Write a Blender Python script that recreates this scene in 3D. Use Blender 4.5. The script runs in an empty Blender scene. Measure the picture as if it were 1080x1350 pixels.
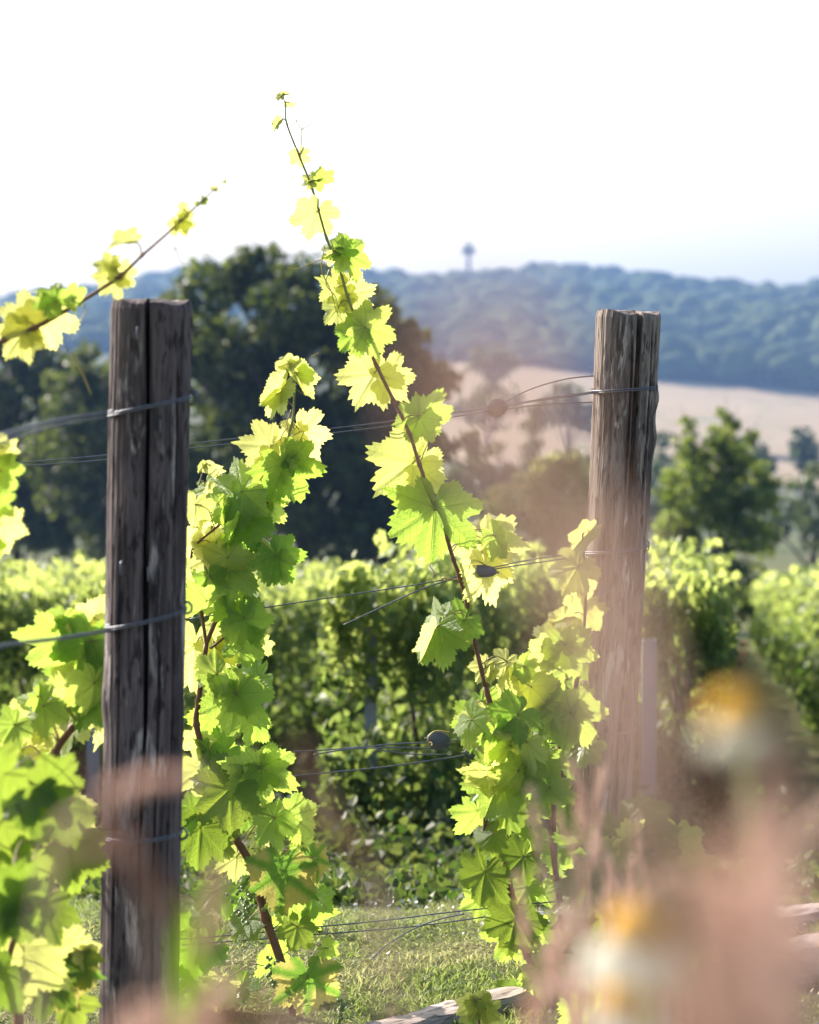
import bpy, math, random
import numpy as np
from mathutils import Vector, Matrix
R = math.radians
SC = bpy.context.scene
COL = SC.collection

# ------------------------------------------------------------------ camera
CAM_Z, FPX, HOR = 1.52, 3150.0, 455.0            # pixel units of the 1080 x 1350 photograph
PITCH = math.atan((675 - HOR) / FPX)
cam = bpy.data.cameras.new('camera')
cam.sensor_fit = 'HORIZONTAL'; cam.sensor_width = 24.0; cam.lens = 24.0 * FPX / 1080
cam.clip_start = 0.03; cam.clip_end = 6000
cam.dof.use_dof = True; cam.dof.focus_distance = 5.5; cam.dof.aperture_fstop = 3.5; cam.dof.aperture_blades = 0
camo = bpy.data.objects.new('camera', cam); COL.objects.link(camo)
camo.location = (0, 0, CAM_Z); camo.rotation_euler = (math.pi / 2 - PITCH, 0, 0)
SC.camera = camo

# ------------------------------------------------------------------ sky, sun, exposure
SUN_AZ, SUN_EL = -50.0, 29.0                      # clockwise from +Y: the sun stands behind the scene, to the left
w = bpy.data.worlds.new('World'); SC.world = w; w.use_nodes = True
sky = w.node_tree.nodes.new('ShaderNodeTexSky'); sky.sky_type = 'NISHITA'; sky.sun_disc = False
sky.sun_elevation = R(SUN_EL); sky.sun_rotation = R(SUN_AZ); sky.dust_density = 3.0; sky.air_density = 1.0
w.node_tree.links.new(sky.outputs[0], w.node_tree.nodes['Background'].inputs[0])
w.node_tree.nodes['Background'].inputs[1].default_value = 0.115
sd = Vector((math.sin(R(SUN_AZ)) * math.cos(R(SUN_EL)), math.cos(R(SUN_AZ)) * math.cos(R(SUN_EL)), math.sin(R(SUN_EL))))
sun = bpy.data.lights.new('sun', 'SUN'); sun.energy = 5.0; sun.angle = R(0.5); sun.color = (1.0, 0.91, 0.78)
suno = bpy.data.objects.new('sun', sun); COL.objects.link(suno)
suno.rotation_euler = sd.to_track_quat('Z', 'Y').to_euler()
vs = SC.view_settings
vs.view_transform = 'Standard'; vs.look = 'None'; vs.gamma = 1; vs.use_curve_mapping = False; vs.exposure = 1.40
SC.cycles.max_bounces = 8; SC.cycles.transmission_bounces = 6; SC.cycles.transparent_max_bounces = 6; SC.cycles.diffuse_bounces = 4
SC.cycles.volume_bounces = 0
SC.cycles.use_denoising = True

# ------------------------------------------------------------------ helpers
def P(px, py, d):
    """the point at distance d (world Y) that the photograph shows at pixel px, py"""
    xr, yr = (px - 540) / FPX, (675 - py) / FPX
    c, s = math.cos(PITCH), math.sin(PITCH)
    v = Vector((xr, c + yr * s, -s + yr * c))
    return Vector((0, 0, CAM_Z)) + v * (d / v.y)

def tag(o, label=None, cat=None, group=None, kind=None):
    if label: o['label'] = label
    if cat: o['category'] = cat
    if group: o['group'] = group
    if kind: o['kind'] = kind
    return o

def empty(name, loc=(0, 0, 0)):
    o = bpy.data.objects.new(name, None); COL.objects.link(o); o.location = loc
    o.empty_display_size = 0.1
    return o

def link(name, me, parent=None, loc=None):
    o = bpy.data.objects.new(name, me); COL.objects.link(o)
    if parent: o.parent = parent
    if loc is not None: o.location = loc
    return o

def arr_mesh(name, V, polys, mat, smooth=False, tone=None):
    """V (n,3); polys: list of (m,k) index arrays; tone: per-vertex random value"""
    me = bpy.data.meshes.new(name)
    V = np.asarray(V, np.float32)
    polys = [np.asarray(p, np.int32) for p in polys if len(p)]
    idx = np.concatenate([p.ravel() for p in polys])
    tot = np.concatenate([np.full(len(p), p.shape[1], np.int32) for p in polys])
    start = np.concatenate([[0], np.cumsum(tot)[:-1]]).astype(np.int32)
    me.vertices.add(len(V)); me.vertices.foreach_set('co', V.ravel())
    me.loops.add(len(idx)); me.loops.foreach_set('vertex_index', idx)
    me.polygons.add(len(tot)); me.polygons.foreach_set('loop_start', start)
    me.polygons.foreach_set('loop_total', tot)
    me.polygons.foreach_set('use_smooth', np.full(len(tot), smooth, bool))
    if tone is not None:
        a = me.attributes.new('tone', 'FLOAT', 'POINT'); a.data.foreach_set('value', np.asarray(tone, np.float32))
    me.materials.append(mat)
    me.update(calc_edges=True)
    return me

class MB:
    def __init__(s): s.v = []; s.q = []; s.t = []
    def add(s, V, q=(), t=()):
        b = len(s.v); s.v.extend([tuple(p) for p in V])
        s.q.extend([tuple(i + b for i in f) for f in q]); s.t.extend([tuple(i + b for i in f) for f in t])
    def tube(s, pts, rad, n=8, caps=True):
        pts = [Vector(p) for p in pts]; m = len(pts)
        if not hasattr(rad, '__len__'): rad = [rad] * m
        V = []; up = None
        for i, p in enumerate(pts):
            t = (pts[min(i + 1, m - 1)] - pts[max(i - 1, 0)])
            if t.length < 1e-9: t = Vector((0, 0, 1))
            t.normalize()
            if up is None: up = Vector((0, 0, 1)) if abs(t.z) < .9 else Vector((1, 0, 0))
            a = t.cross(up)
            if a.length < 1e-6: a = t.orthogonal()
            a.normalize(); b = t.cross(a).normalized(); up = a.cross(t).normalized()
            for k in range(n):
                an = 2 * math.pi * k / n
                V.append(p + (a * math.cos(an) + b * math.sin(an)) * rad[i])
        q = [(i * n + k, (i + 1) * n + k, (i + 1) * n + (k + 1) % n, i * n + (k + 1) % n) for i in range(m - 1) for k in range(n)]
        t = []
        if caps:
            V.append(pts[0]); V.append(pts[-1]); c0, c1 = m * n, m * n + 1
            t += [(c0, k, (k + 1) % n) for k in range(n)] + [(c1, (m - 1) * n + (k + 1) % n, (m - 1) * n + k) for k in range(n)]
        s.add(V, q, t)
    def ell(s, c, r, nu=12, nv=8, M=None, noise=0, rs=None):
        V = []; c = Vector(c)
        for j in range(nv + 1):
            th = math.pi * j / nv
            for i in range(nu):
                ph = 2 * math.pi * i / nu
                k = 1 + (rs.uniform(-noise, noise) if noise else 0)
                p = Vector((r[0] * math.sin(th) * math.cos(ph) * k, r[1] * math.sin(th) * math.sin(ph) * k, r[2] * math.cos(th) * k))
                V.append(c + (M @ p if M else p))
        q = [(j * nu + i, (j + 1) * nu + i, (j + 1) * nu + (i + 1) % nu, j * nu + (i + 1) % nu) for j in range(nv) for i in range(nu)]
        s.add(V, q)
    def mesh(s, name, mat, smooth=True):
        return arr_mesh(name, np.array(s.v), [x for x in (s.q, s.t) if len(x)], mat, smooth)
    def build(s, name, mat, parent=None, smooth=True, loc=None):
        return link(name, s.mesh(name, mat, smooth), parent, loc)

def spline(pts, n):
    """Catmull-Rom through pts, n points per span"""
    p = [Vector(a) for a in pts]; p = [p[0] * 2 - p[1]] + p + [p[-1] * 2 - p[-2]]
    out = []
    for i in range(1, len(p) - 2):
        for k in range(n):
            t = k / n
            a, b, c, d = p[i - 1], p[i], p[i + 1], p[i + 2]
            out.append(.5 * ((2 * b) + (c - a) * t + (2 * a - 5 * b + 4 * c - d) * t * t + (3 * b - a - 3 * c + d) * t ** 3))
    out.append(p[-2]); return out

# ------------------------------------------------------------------ materials
class NT:
    def __init__(s, name):
        s.m = bpy.data.materials.new(name); s.m.use_nodes = True; s.t = s.m.node_tree; s.t.nodes.clear()
        s.out = s.t.nodes.new('ShaderNodeOutputMaterial')
    def n(s, typ, **kw):
        x = s.t.nodes.new('ShaderNode' + typ)
        for k, v in kw.items(): setattr(x, k, v)
        return x
    def put(s, sock, v):
        if hasattr(v, 'is_output'): s.t.links.new(v, sock)
        elif v is not None: sock.default_value = v
    def math(s, op, a, b=None, c=None, clamp=False):
        x = s.n('Math', operation=op); x.use_clamp = clamp
        s.put(x.inputs[0], a); s.put(x.inputs[1], b); s.put(x.inputs[2], c); return x.outputs[0]
    def ramp(s, f, lo, hi, a=0.0, b=1.0):
        x = s.n('MapRange'); x.interpolation_type = 'SMOOTHSTEP'
        s.put(x.inputs[0], f)
        for i, v in enumerate((lo, hi, a, b)): x.inputs[i + 1].default_value = v
        return x.outputs[0]
    def mix(s, f, a, b, blend='MIX'):
        x = s.n('Mix', data_type='RGBA', blend_type=blend)
        s.put(x.inputs[0], f)
        for i, v in ((6, a), (7, b)):
            s.put(x.inputs[i], v if hasattr(v, 'is_output') else (*v, 1))
        return x.outputs[2]
    def noise(s, vec, scale, detail=3, rough=.55, dist=0):
        x = s.n('TexNoise'); s.put(x.inputs['Vector'], vec); x.inputs['Scale'].default_value = scale
        x.inputs['Detail'].default_value = detail; x.inputs['Roughness'].default_value = rough
        x.inputs['Distortion'].default_value = dist; return x.outputs[0]
    def obj(s): return s.n('TexCoord').outputs['Object']
    def mapping(s, vec, sc, loc=(0, 0, 0)):
        x = s.n('Mapping'); s.put(x.inputs[0], vec); x.inputs['Scale'].default_value = sc; x.inputs['Location'].default_value = loc; return x.outputs[0]
    def bump(s, h, st, dist):
        x = s.n('Bump'); x.inputs['Strength'].default_value = st; x.inputs['Distance'].default_value = dist; s.put(x.inputs['Height'], h); return x.outputs[0]
    def bsdf(s, col, rough=.8, spec=.3, metal=0, normal=None):
        x = s.n('BsdfPrincipled'); s.put(x.inputs['Base Color'], col if hasattr(col, 'is_output') else (*col, 1))
        s.put(x.inputs['Roughness'], rough); x.inputs['Specular IOR Level'].default_value = spec; x.inputs['Metallic'].default_value = metal
        if normal is not None: s.put(x.inputs['Normal'], normal)
        return x.outputs[0]
    def leafy(s, col, tcol, f, rough=.45, spec=.35, normal=None):
        b = s.bsdf(col, rough, spec, 0, normal)
        t = s.n('BsdfTranslucent'); s.put(t.inputs[0], tcol if hasattr(tcol, 'is_output') else (*tcol, 1))
        if normal is not None: s.put(t.inputs[1], normal)
        m = s.n('MixShader'); m.inputs[0].default_value = f
        s.t.links.new(b, m.inputs[1]); s.t.links.new(t.outputs[0], m.inputs[2]); return m.outputs[0]
    def done(s, sh): s.t.links.new(sh, s.out.inputs['Surface']); return s.m

def plain(name, col, rough=.7, spec=.3, metal=0, var=.25, scale=40):
    m = NT(name); o = m.obj(); n = m.noise(o, scale, 4)
    c = m.mix(n, tuple(x * (1 - var) for x in col), tuple(min(1, x * (1 + var)) for x in col))
    return m.done(m.bsdf(c, rough, spec, metal, m.bump(n, .25, .002)))

def leaf_material(name, kind):
    m = NT(name)
    uv = m.n('UVMap'); uv.uv_map = 'vein'
    sp = m.n('SeparateXYZ'); m.put(sp.inputs[0], uv.outputs[0]); al, pe = sp.outputs[0], sp.outputs[1]
    rnd = m.n('ObjectInfo').outputs['Random']
    wid = m.math('MULTIPLY_ADD', al, -.016, .021)
    main = m.math('SUBTRACT', 1, m.math('DIVIDE', pe, wid, clamp=True), clamp=True)
    s2 = m.math('FRACT', m.math('MULTIPLY', m.math('MULTIPLY_ADD', pe, -.75, al), 7.5))
    s2 = m.math('ABSOLUTE', m.math('SUBTRACT', s2, .5))
    sec = m.math('SUBTRACT', 1, m.math('DIVIDE', s2, .07, clamp=True), clamp=True)
    vein = m.math('MAXIMUM', main, m.math('MULTIPLY', sec, .45))
    oc = m.obj(); nz = m.noise(oc, 5, 4, .6); nf = m.noise(oc, 30, 3, .6)
    if kind == 'green':
        a = m.mix(rnd, (.045, .115, .016), (.085, .155, .022))
        t = m.mix(rnd, (.34, .60, .06), (.66, .80, .17))
        a = m.mix(m.ramp(nz, .35, .75), a, (.10, .17, .03)); t = m.mix(m.ramp(nz, .4, .8), t, (.48, .66, .09))
        a = m.mix(m.math('MULTIPLY', vein, .55), a, (.20, .27, .08)); t = m.mix(m.math('MULTIPLY', vein, .7), t, (.20, .34, .03))
        sp_ = m.ramp(m.noise(oc, 9, 2, .5), .70, .76)
        a = m.mix(m.math('MULTIPLY', sp_, .5), a, (.20, .15, .05))
    elif kind == 'deep':  # darker copy of the green leaf: shade on low leaves put into colour
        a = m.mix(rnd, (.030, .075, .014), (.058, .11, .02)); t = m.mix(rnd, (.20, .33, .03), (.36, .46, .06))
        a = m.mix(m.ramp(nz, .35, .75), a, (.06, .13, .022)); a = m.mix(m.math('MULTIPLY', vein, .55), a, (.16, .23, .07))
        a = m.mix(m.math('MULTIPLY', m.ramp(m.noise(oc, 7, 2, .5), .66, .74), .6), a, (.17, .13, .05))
    elif kind == 'young':
        a = m.mix(rnd, (.12, .19, .035), (.19, .22, .05)); t = m.mix(rnd, (.80, .87, .22), (.87, .87, .30))
        a = m.mix(m.math('MULTIPLY', vein, .5), a, (.26, .30, .10)); t = m.mix(m.math('MULTIPLY', vein, .65), t, (.45, .52, .08))
    else:                                             # a leaf that has gone tawny between its green veins
        band = m.math('MULTIPLY_ADD', m.math('SUBTRACT', nz, .5), .16, m.math('MULTIPLY_ADD', sec, -.02, pe))
        k = m.ramp(band, .01, .17)
        k2 = m.math('MULTIPLY', k, m.ramp(al, .15, .5))
        a = m.mix(k2, (.05, .12, .02), (.22, .19, .07)); t = m.mix(k2, (.18, .36, .04), (.56, .50, .14))
        a = m.mix(m.math('MULTIPLY', main, .6), a, (.10, .17, .03))
    h = m.math('ADD', m.math('MULTIPLY', vein, -.6), m.math('MULTIPLY', nf, .5))
    return m.done(m.leafy(a, t, .55, .36, .5, m.bump(h, .5, .012)))

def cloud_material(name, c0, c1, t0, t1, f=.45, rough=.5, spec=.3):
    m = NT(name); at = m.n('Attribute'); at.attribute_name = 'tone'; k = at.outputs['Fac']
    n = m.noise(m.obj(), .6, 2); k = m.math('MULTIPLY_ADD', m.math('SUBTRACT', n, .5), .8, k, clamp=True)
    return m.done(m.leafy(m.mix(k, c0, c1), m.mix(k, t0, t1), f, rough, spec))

def wood_material(name, dark, mid, pale, palek):
    m = NT(name); o = m.obj()
    g1 = m.noise(m.mapping(o, (70, 70, 4.5)), 1, 5, .6, .6)
    g2 = m.noise(m.mapping(o, (24, 24, 3.0), (3, 1, 7)), 1, 5, .65, .8)
    g3 = m.noise(m.mapping(o, (17, 17, 3.6), (9, 4, 2)), 1, 5, .65, .7)
    fine = m.noise(m.mapping(o, (260, 260, 18)), 1, 3, .6)
    c = m.mix(m.ramp(g2, .36, .62), dark, mid)
    c = m.mix(m.math('MULTIPLY', m.ramp(g3, .54, .66), palek), c, pale)
    c = m.mix(m.math('MULTIPLY', m.ramp(g1, .46, .34), .6), c, tuple(x * .35 for x in dark))
    c = m.mix(m.math('MULTIPLY', m.ramp(fine, .50, .30), .6), c, tuple(x * .5 for x in dark))
    pit = m.noise(m.mapping(o, (80, 80, 20)), 1, 2, .5)
    c = m.mix(m.math('MULTIPLY', m.ramp(pit, .56, .66), .8), c, tuple(x * .3 for x in dark))
    h = m.math('ADD', m.math('MULTIPLY', g1, .7), m.math('ADD', m.math('MULTIPLY', fine, .35), m.math('MULTIPLY', g2, .6)))
    return m.done(m.bsdf(c, .85, .2, 0, m.bump(h, .8, .003)))

M_leaf = leaf_material('vine_leaf', 'green'); M_deep = leaf_material('shaded_vine_leaf', 'deep'); M_young = leaf_material('young_vine_leaf', 'young'); M_tawny = leaf_material('tawny_vine_leaf', 'tawny')
M_cane = plain('vine_cane', (.17, .075, .04), .6, .35, 0, .45, 60)
M_shoot = plain('vine_shoot', (.22, .22, .06), .5, .4, 0, .4, 60)
M_petiole = plain('leaf_stalk', (.24, .15, .06), .5, .4, 0, .4, 60); M_tend = plain('vine_tendril', (.34, .26, .07), .5, .4)
M_grape = plain('green_grape', (.14, .20, .05), .3, .5)
M_wire = plain('galvanised_wire', (.13, .14, .175), .5, .5, .5, .4, 150)
M_tens = plain('grey_plastic', (.085, .095, .13), .5, .5, 0, .3, 90)
M_wood_d = wood_material('weathered_dark_wood', (.055, .042, .046), (.135, .105, .108), (.46, .40, .39), .95)
M_wood_p = wood_material('weathered_pale_wood', (.085, .067, .062), (.29, .235, .21), (.60, .54, .50), .95)
M_beam = wood_material('weathered_grey_beam', (.30, .24, .22), (.50, .42, .39), (.60, .53, .5), .6)
M_steel = plain('galvanised_stake', (.25, .27, .33), .45, .5, .5)
M_iron = plain('dark_iron_rod', (.035, .035, .045), .6, .4, .3)
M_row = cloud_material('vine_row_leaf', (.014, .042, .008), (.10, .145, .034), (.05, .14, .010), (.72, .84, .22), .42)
M_stem = plain('vine_trunk', (.07, .05, .04), .9)
M_oak = cloud_material('oak_leaf', (.016, .032, .011), (.056, .078, .020), (.10, .16, .02), (.26, .30, .05), .33)
M_ash = cloud_material('ash_leaf', (.030, .062, .016), (.085, .12, .03), (.20, .32, .03), (.46, .52, .09), .45)
M_olive = cloud_material('olive_leaf', (.020, .036, .011), (.055, .072, .020), (.10, .15, .02), (.22, .26, .05), .33)
M_willow = cloud_material('willow_leaf', (.12, .14, .05), (.20, .22, .09), (.50, .54, .15), (.70, .72, .28), .55)
M_far = cloud_material('far_leaf', (.025, .045, .018), (.065, .085, .032), (.08, .13, .03), (.16, .2, .05), .25)
M_brush = cloud_material('dry_brush', (.16, .09, .06), (.30, .19, .13), (.3, .16, .1), (.5, .3, .2), .4)
M_weed = cloud_material('weed_leaf', (.02, .045, .012), (.07, .09, .03), (.08, .16, .02), (.30, .34, .08), .35)  # weeds kept dark: shade before the rows put into their colour
M_bark = plain('bark', (.055, .042, .035), .95, .1, 0, .5, 8)
M_grass = cloud_material('lawn_blade', (.07, .125, .03), (.26, .27, .12), (.26, .38, .07), (.50, .50, .22), .45)
M_clover = plain('clover_flower', (.62, .60, .52), .7)
M_dry = cloud_material('dry_seed_head', (.66, .50, .43), (.80, .66, .59), (.78, .60, .52), (.90, .76, .69), .6, .6, .25)
M_drydk = cloud_material('dark_dry_seed_head', (.30, .17, .115), (.42, .26, .19), (.40, .24, .17), (.58, .38, .28), .4, .6, .2)  # darker copy of dry_seed_head: shade put into colour, also variety in the mass
M_drypale = cloud_material('pale_seed_head', (.55, .40, .34), (.72, .58, .50), (.65, .50, .40), (.80, .66, .55), .5, .6, .25)
M_drystem = plain('dry_stem', (.62, .42, .32), .6)
M_greenstem = plain('green_stem', (.20, .34, .05), .55)
def petal_material():
    m = NT('white_petal'); n = m.noise(m.obj(), 60, 2)
    return m.done(m.leafy(m.mix(n, (.78, .80, .78), (.85, .87, .84)), (.92, .93, .86), .68, .5, .2))
M_petal = petal_material()
M_disc = plain('yellow_flower_disc', (.72, .38, .03), .8, .2, 0, .3, 700)
M_tower = plain('tower_concrete', (.05, .055, .07), .85)

def ground_material():
    m = NT('meadow_ground'); o = m.obj()
    n1 = m.noise(o, 1.3, 4); n2 = m.noise(o, 14, 3); n3 = m.noise(o, .02, 3)
    c = m.mix(m.ramp(n1, .35, .7), (.055, .075, .022), (.13, .12, .055))
    c = m.mix(m.ramp(n2, .5, .75), c, (.16, .13, .07))
    c = m.mix(m.ramp(n3, .45, .6), c, (.07, .085, .03))
    return m.done(m.bsdf(c, .95, .1, 0, m.bump(n2, .6, .03)))
M_ground = ground_material()
def field_material():
    m = NT('ripe_field'); o = m.obj()
    n1 = m.noise(m.mapping(o, (.004, .02, 1)), 1, 3); n2 = m.noise(m.mapping(o, (.02, .12, 1)), 1, 3)
    c = m.mix(n1, (.25, .18, .115), (.41, .31, .20)); c = m.mix(m.math('MULTIPLY', m.ramp(n2, .4, .6), .6), c, (.27, .22, .14)); c = m.mix(m.ramp(m.noise(m.mapping(o, (.003, .05, 1), (5, 2, 0)), 1, 1), .62, .66), c, (.20, .20, .10))
    return m.done(m.bsdf(c, .95, .1))
M_field = field_material()

# ------------------------------------------------------------------ terrain
RX = np.array([-900, -257, -210, -167, -90, -19, 28, 38, 76, 86, 148, 195, 257, 900]) * 1.0
RZ = np.array([8, 22, 27, 37, 41, 42, 37, 40, 38, 41.5, 38, 33, 31, 12]) * 1.0
YS = np.array([-60, 0, 6.2, 13, 60, 120, 400, 480, 900, 1000, 1500, 1800, 2600])
def ground_z(x, y):
    x = np.asarray(x, float); y = np.asarray(y, float)
    rz = np.interp(x, RX, RZ)
    base = np.interp(y, YS, [.1, 0, 0, -1.27, -6.0, -12, -30, -25, -6, -1, 0, 0, 0])
    k = np.clip((y - 1000) / 500, 0, 1); k = np.where(y > 1500, np.clip(1 - (y - 1500) / 700, -.3, 1), k)
    tilt = -.11 * np.clip(x - 20, -40, 400) * np.clip((y - 420) / 100, 0, 1) * np.clip((1100 - y) / 200, 0, 1)
    return base + k * (rz - 1.5) + tilt
def gz(x, y): return float(ground_z(x, y))

sx = np.sinh(np.linspace(-7, 7, 141)) ; sx = sx / sx.max() * 1400
sy = np.concatenate([np.linspace(-40, -2, 8), np.linspace(0, 16, 33), np.linspace(18, 80, 25), np.linspace(90, 500, 36), np.linspace(520, 1600, 55), np.linspace(1660, 2500, 12)])
XX, YY = np.meshgrid(sx, sy)
ZZ = ground_z(XX, YY)
nx, ny = len(sx), len(sy)
def grid_faces(nx, ny):
    i = np.arange(nx - 1); j = np.arange(ny - 1); I, J = np.meshgrid(i, j); a = (J * nx + I).ravel()
    return np.stack([a, a + 1, a + nx + 1, a + nx], 1)
tag(link('ground', arr_mesh('ground', np.stack([XX, YY, ZZ], -1).reshape(-1, 3), [grid_faces(nx, ny)], M_ground, True)), kind='structure')
fx = np.linspace(-15, 700, 60); fy = np.concatenate([np.linspace(500, 880, 30), np.linspace(892, 925, 4)])
FX, FY = np.meshgrid(fx, fy); FYY = FY + 18 * np.sin(FX / 90.) * (FY < 600)
tag(link('ripe_field', arr_mesh('ripe_field', np.stack([FX, FYY, ground_z(FX, FYY) + .35], -1).reshape(-1, 3), [grid_faces(60, len(fy))], M_field, True)), kind='structure')

# ------------------------------------------------------------------ leaf clouds
TPL_LEAF = np.array([(0, 0, 0), (.18, -.12, .02), (.42, -.02, .10), (.36, .22, .05), (.56, .42, .12), (.32, .52, .05), (.26, .78, .03), (0, 1, -.12),
                     (-.26, .78, .03), (-.32, .52, .05), (-.56, .42, .12), (-.36, .22, .05), (-.42, -.02, .10), (-.18, -.12, .02), (0, .42, -.04)], float)
TPL_LEAF_F = [np.array([(14, i, i + 1) for i in range(0, 13)] + [(14, 13, 0)])]
TPL_TUFT = np.array([(0, 0, 0), (.5, .25, .14), (.32, .72, .04), (0, 1, -.1), (-.34, .66, .05), (-.46, .2, .12)], float)
TPL_TUFT_F = [np.array([(0, 1, 2, 3), (0, 3, 4, 5)])]
def cloud(rng, C, size, tpl, face, droop=.45, out=None, tm=(.45, .27)):
    """leaves at points C: tip direction drooping, normal random but turned outwards"""
    n = len(C)
    a = rng.normal(size=(n, 3))
    if out is not None: a = a * .8 + out
    a /= np.linalg.norm(a, axis=1, keepdims=True) + 1e-9
    t = rng.normal(size=(n, 3)); t[:, 2] -= droop * 2
    t -= a * (t * a).sum(1, keepdims=True); t /= np.linalg.norm(t, axis=1, keepdims=True) + 1e-9
    b = np.cross(t, a)
    s = np.asarray(size).reshape(-1, 1, 1) * np.ones((n, 1, 1))
    T = tpl - np.array([0, .4, 0])
    V = C[:, None, :] + s * (T[None, :, 0:1] * b[:, None, :] + T[None, :, 1:2] * t[:, None, :] + T[None, :, 2:3] * a[:, None, :])
    k = len(tpl); off = (np.arange(n) * k)[:, None, None]
    F = [(f[None] + off).reshape(-1, f.shape[1]) for f in face]
    tone = np.repeat(np.clip(rng.normal(*tm, n), 0, 1), k)
    return V.reshape(-1, 3), F, tone
def merge(parts):
    V = []; F = {}; T = []; b = 0
    for v, f, t in parts:
        V.append(v); T.append(t)
        for x in f: F.setdefault(x.shape[1], []).append(x + b)
        b += len(v)
    return np.concatenate(V), [np.concatenate(x) for x in F.values()], np.concatenate(T)

# ------------------------------------------------------------------ trees from crown masses
def crown_points(rng, blobs, per, shell=.55, sub=7, subr=.42):
    """blobs: (x,y,z,r). Each is broken into sub-clumps, leaves lie in the clumps' outer shells"""
    C = []; O = []
    for (x, y, z, r) in blobs:
        k = max(3, int(sub * (1 + r * .3)))
        d = rng.normal(size=(k, 3)); d /= np.linalg.norm(d, axis=1, keepdims=True)
        cc = np.array([x, y, z]) + d * r * rng.uniform(.45, .85, (k, 1))
        rr = r * subr * rng.uniform(.6, 1.25, k)
        for c, q in zip(cc, rr):
            n = max(6, int(per * (q ** 2)))
            e = rng.normal(size=(n, 3)); e /= np.linalg.norm(e, axis=1, keepdims=True)
            C.append(c + e * q * (shell + (1 - shell) * rng.random((n, 1)) ** .5) * np.array([1.1, 1.1, .8])); O.append(e * .9 + np.array([0, 0, .3]))
    return np.concatenate(C), np.concatenate(O)
def make_tree(name, label, cat, group, base, blobs, mat, leaf, per, seed, trunk_r=.3, sub=7, subr=.42, limbs=True):
    rng = np.random.default_rng(seed); rs = random.Random(seed)
    t = empty(name, base); tag(t, label, cat, group)
    C, O = crown_points(rng, blobs, per, sub=sub, subr=subr)
    V, F, T = cloud(rng, C, leaf * rng.uniform(.6, 1.3, len(C)), TPL_TUFT, TPL_TUFT_F, .25, O)
    link('crown', arr_mesh('crown', V, F, mat, False, T), t)
    m = MB(); top = max(b[2] for b in blobs); cx = sum(b[0] * b[3] for b in blobs) / sum(b[3] for b in blobs)
    ax = [Vector((0, 0, -.3)), Vector((.1 * trunk_r, 0, .18 * top)), Vector((cx * .4, .1, .42 * top)), Vector((cx * .8, 0, .66 * top)), Vector((cx, .1, .85 * top))]
    sp = spline(ax, 4); m.tube(sp, [trunk_r * (1.35 if i == 0 else 1) * (1 - .8 * i / (len(sp) - 1)) for i in range(len(sp))], 9)
    if limbs:
        for b in blobs:
            c = Vector(b[:3]); s = sp[min(len(sp) - 2, max(2, int(len(sp) * min(.8, c.z / top * .62))))]
            mid = (s + c) / 2 + Vector((0, 0, .08 * (c - s).length))
            m.tube([s, mid, c, c + (c - mid) * .5], [trunk_r * .34, trunk_r * .24, trunk_r * .13, trunk_r * .04], 6)
    m.build('trunk', M_bark, t)
    return t
def px_blobs(d, base, lst, rng, depth=.8):
    out = []
    for (px, py, r) in lst:
        p = P(px, py, d) - Vector(base); rr = r * d / FPX
        out.append((p.x, rng.uniform(-1, 1) * rr * depth, p.z, rr))
    return out
def px_tree(name, label, cat, group, d, bx, lst, mat, leaf, per, seed, trunk_r=.3, **k):
    x = P(bx, 600, d).x; base = (x, d, gz(x, d)); rng = np.random.default_rng(seed + 77)
    return make_tree(name, label, cat, group, base, px_blobs(d, base, lst, rng), mat, leaf, per, seed, trunk_r, **k)

px_tree('oak_tree', 'large dark spreading tree rising behind the tall central vine shoot', 'tree', None, 80, 400,
        [(330, 372, 46), (262, 405, 58), (395, 400, 66), (470, 425, 62), (538, 462, 44), (562, 505, 44), (300, 490, 92), (415, 500, 100), (500, 560, 92),
         (255, 590, 80), (350, 630, 100), (450, 650, 92), (540, 610, 56), (222, 470, 44), (345, 352, 30), (300, 372, 30), (500, 690, 70), (260, 690, 70), (570, 500, 30), (590, 505, 16), (590, 590, 24)],
        M_oak, .27, 150, 3, .45, sub=11)
px_tree('broadleaf_tree', 'olive green rounded tree left of the large dark tree, behind the dark post', 'tree', 'trees behind the vine rows', 95, 150,
        [(120, 500, 50), (165, 540, 55), (100, 580, 60), (185, 620, 60), (130, 660, 70), (70, 620, 50), (200, 560, 40), (150, 700, 60), (215, 690, 50), (160, 590, 60), (95, 520, 40), (110, 478, 30), (180, 478, 34)], M_olive, .30, 110, 5, .3, sub=9)
px_tree('broadleaf_tree', 'dark shaded tree at the left edge behind the vine rows', 'tree', 'trees behind the vine rows', 105, 20,
        [(40, 480, 42), (75, 520, 46), (10, 540, 55), (30, 600, 60), (-50, 520, 70), (-60, 620, 80), (20, 670, 70), (90, 690, 50), (-120, 560, 70), (60, 560, 60), (85, 620, 50), (0, 450, 30), (-30, 470, 50), (50, 690, 60), (25, 462, 30), (70, 478, 34)], M_oak, .32, 100, 6, .3, sub=9)
px_tree('young_tree', 'young green tree with upright twiggy top right of the pale split post', 'tree', None, 60, 948,
        [(950, 575, 26), (920, 590, 30), (975, 600, 32), (900, 625, 36), (1000, 635, 34), (945, 640, 40), (880, 650, 22), (910, 680, 44), (975, 690, 44), (1015, 665, 24), (940, 735, 40), (930, 770, 40), (978, 765, 34), (895, 740, 36), (1005, 715, 34), (955, 600, 40), (925, 650, 44), (970, 670, 44), (955, 548, 14), (968, 560, 10), (908, 560, 14), (990, 575, 12), (1018, 640, 16), (895, 700, 30)],
        M_ash, .12, 620, 8, .09, sub=13, subr=.36)
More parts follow.
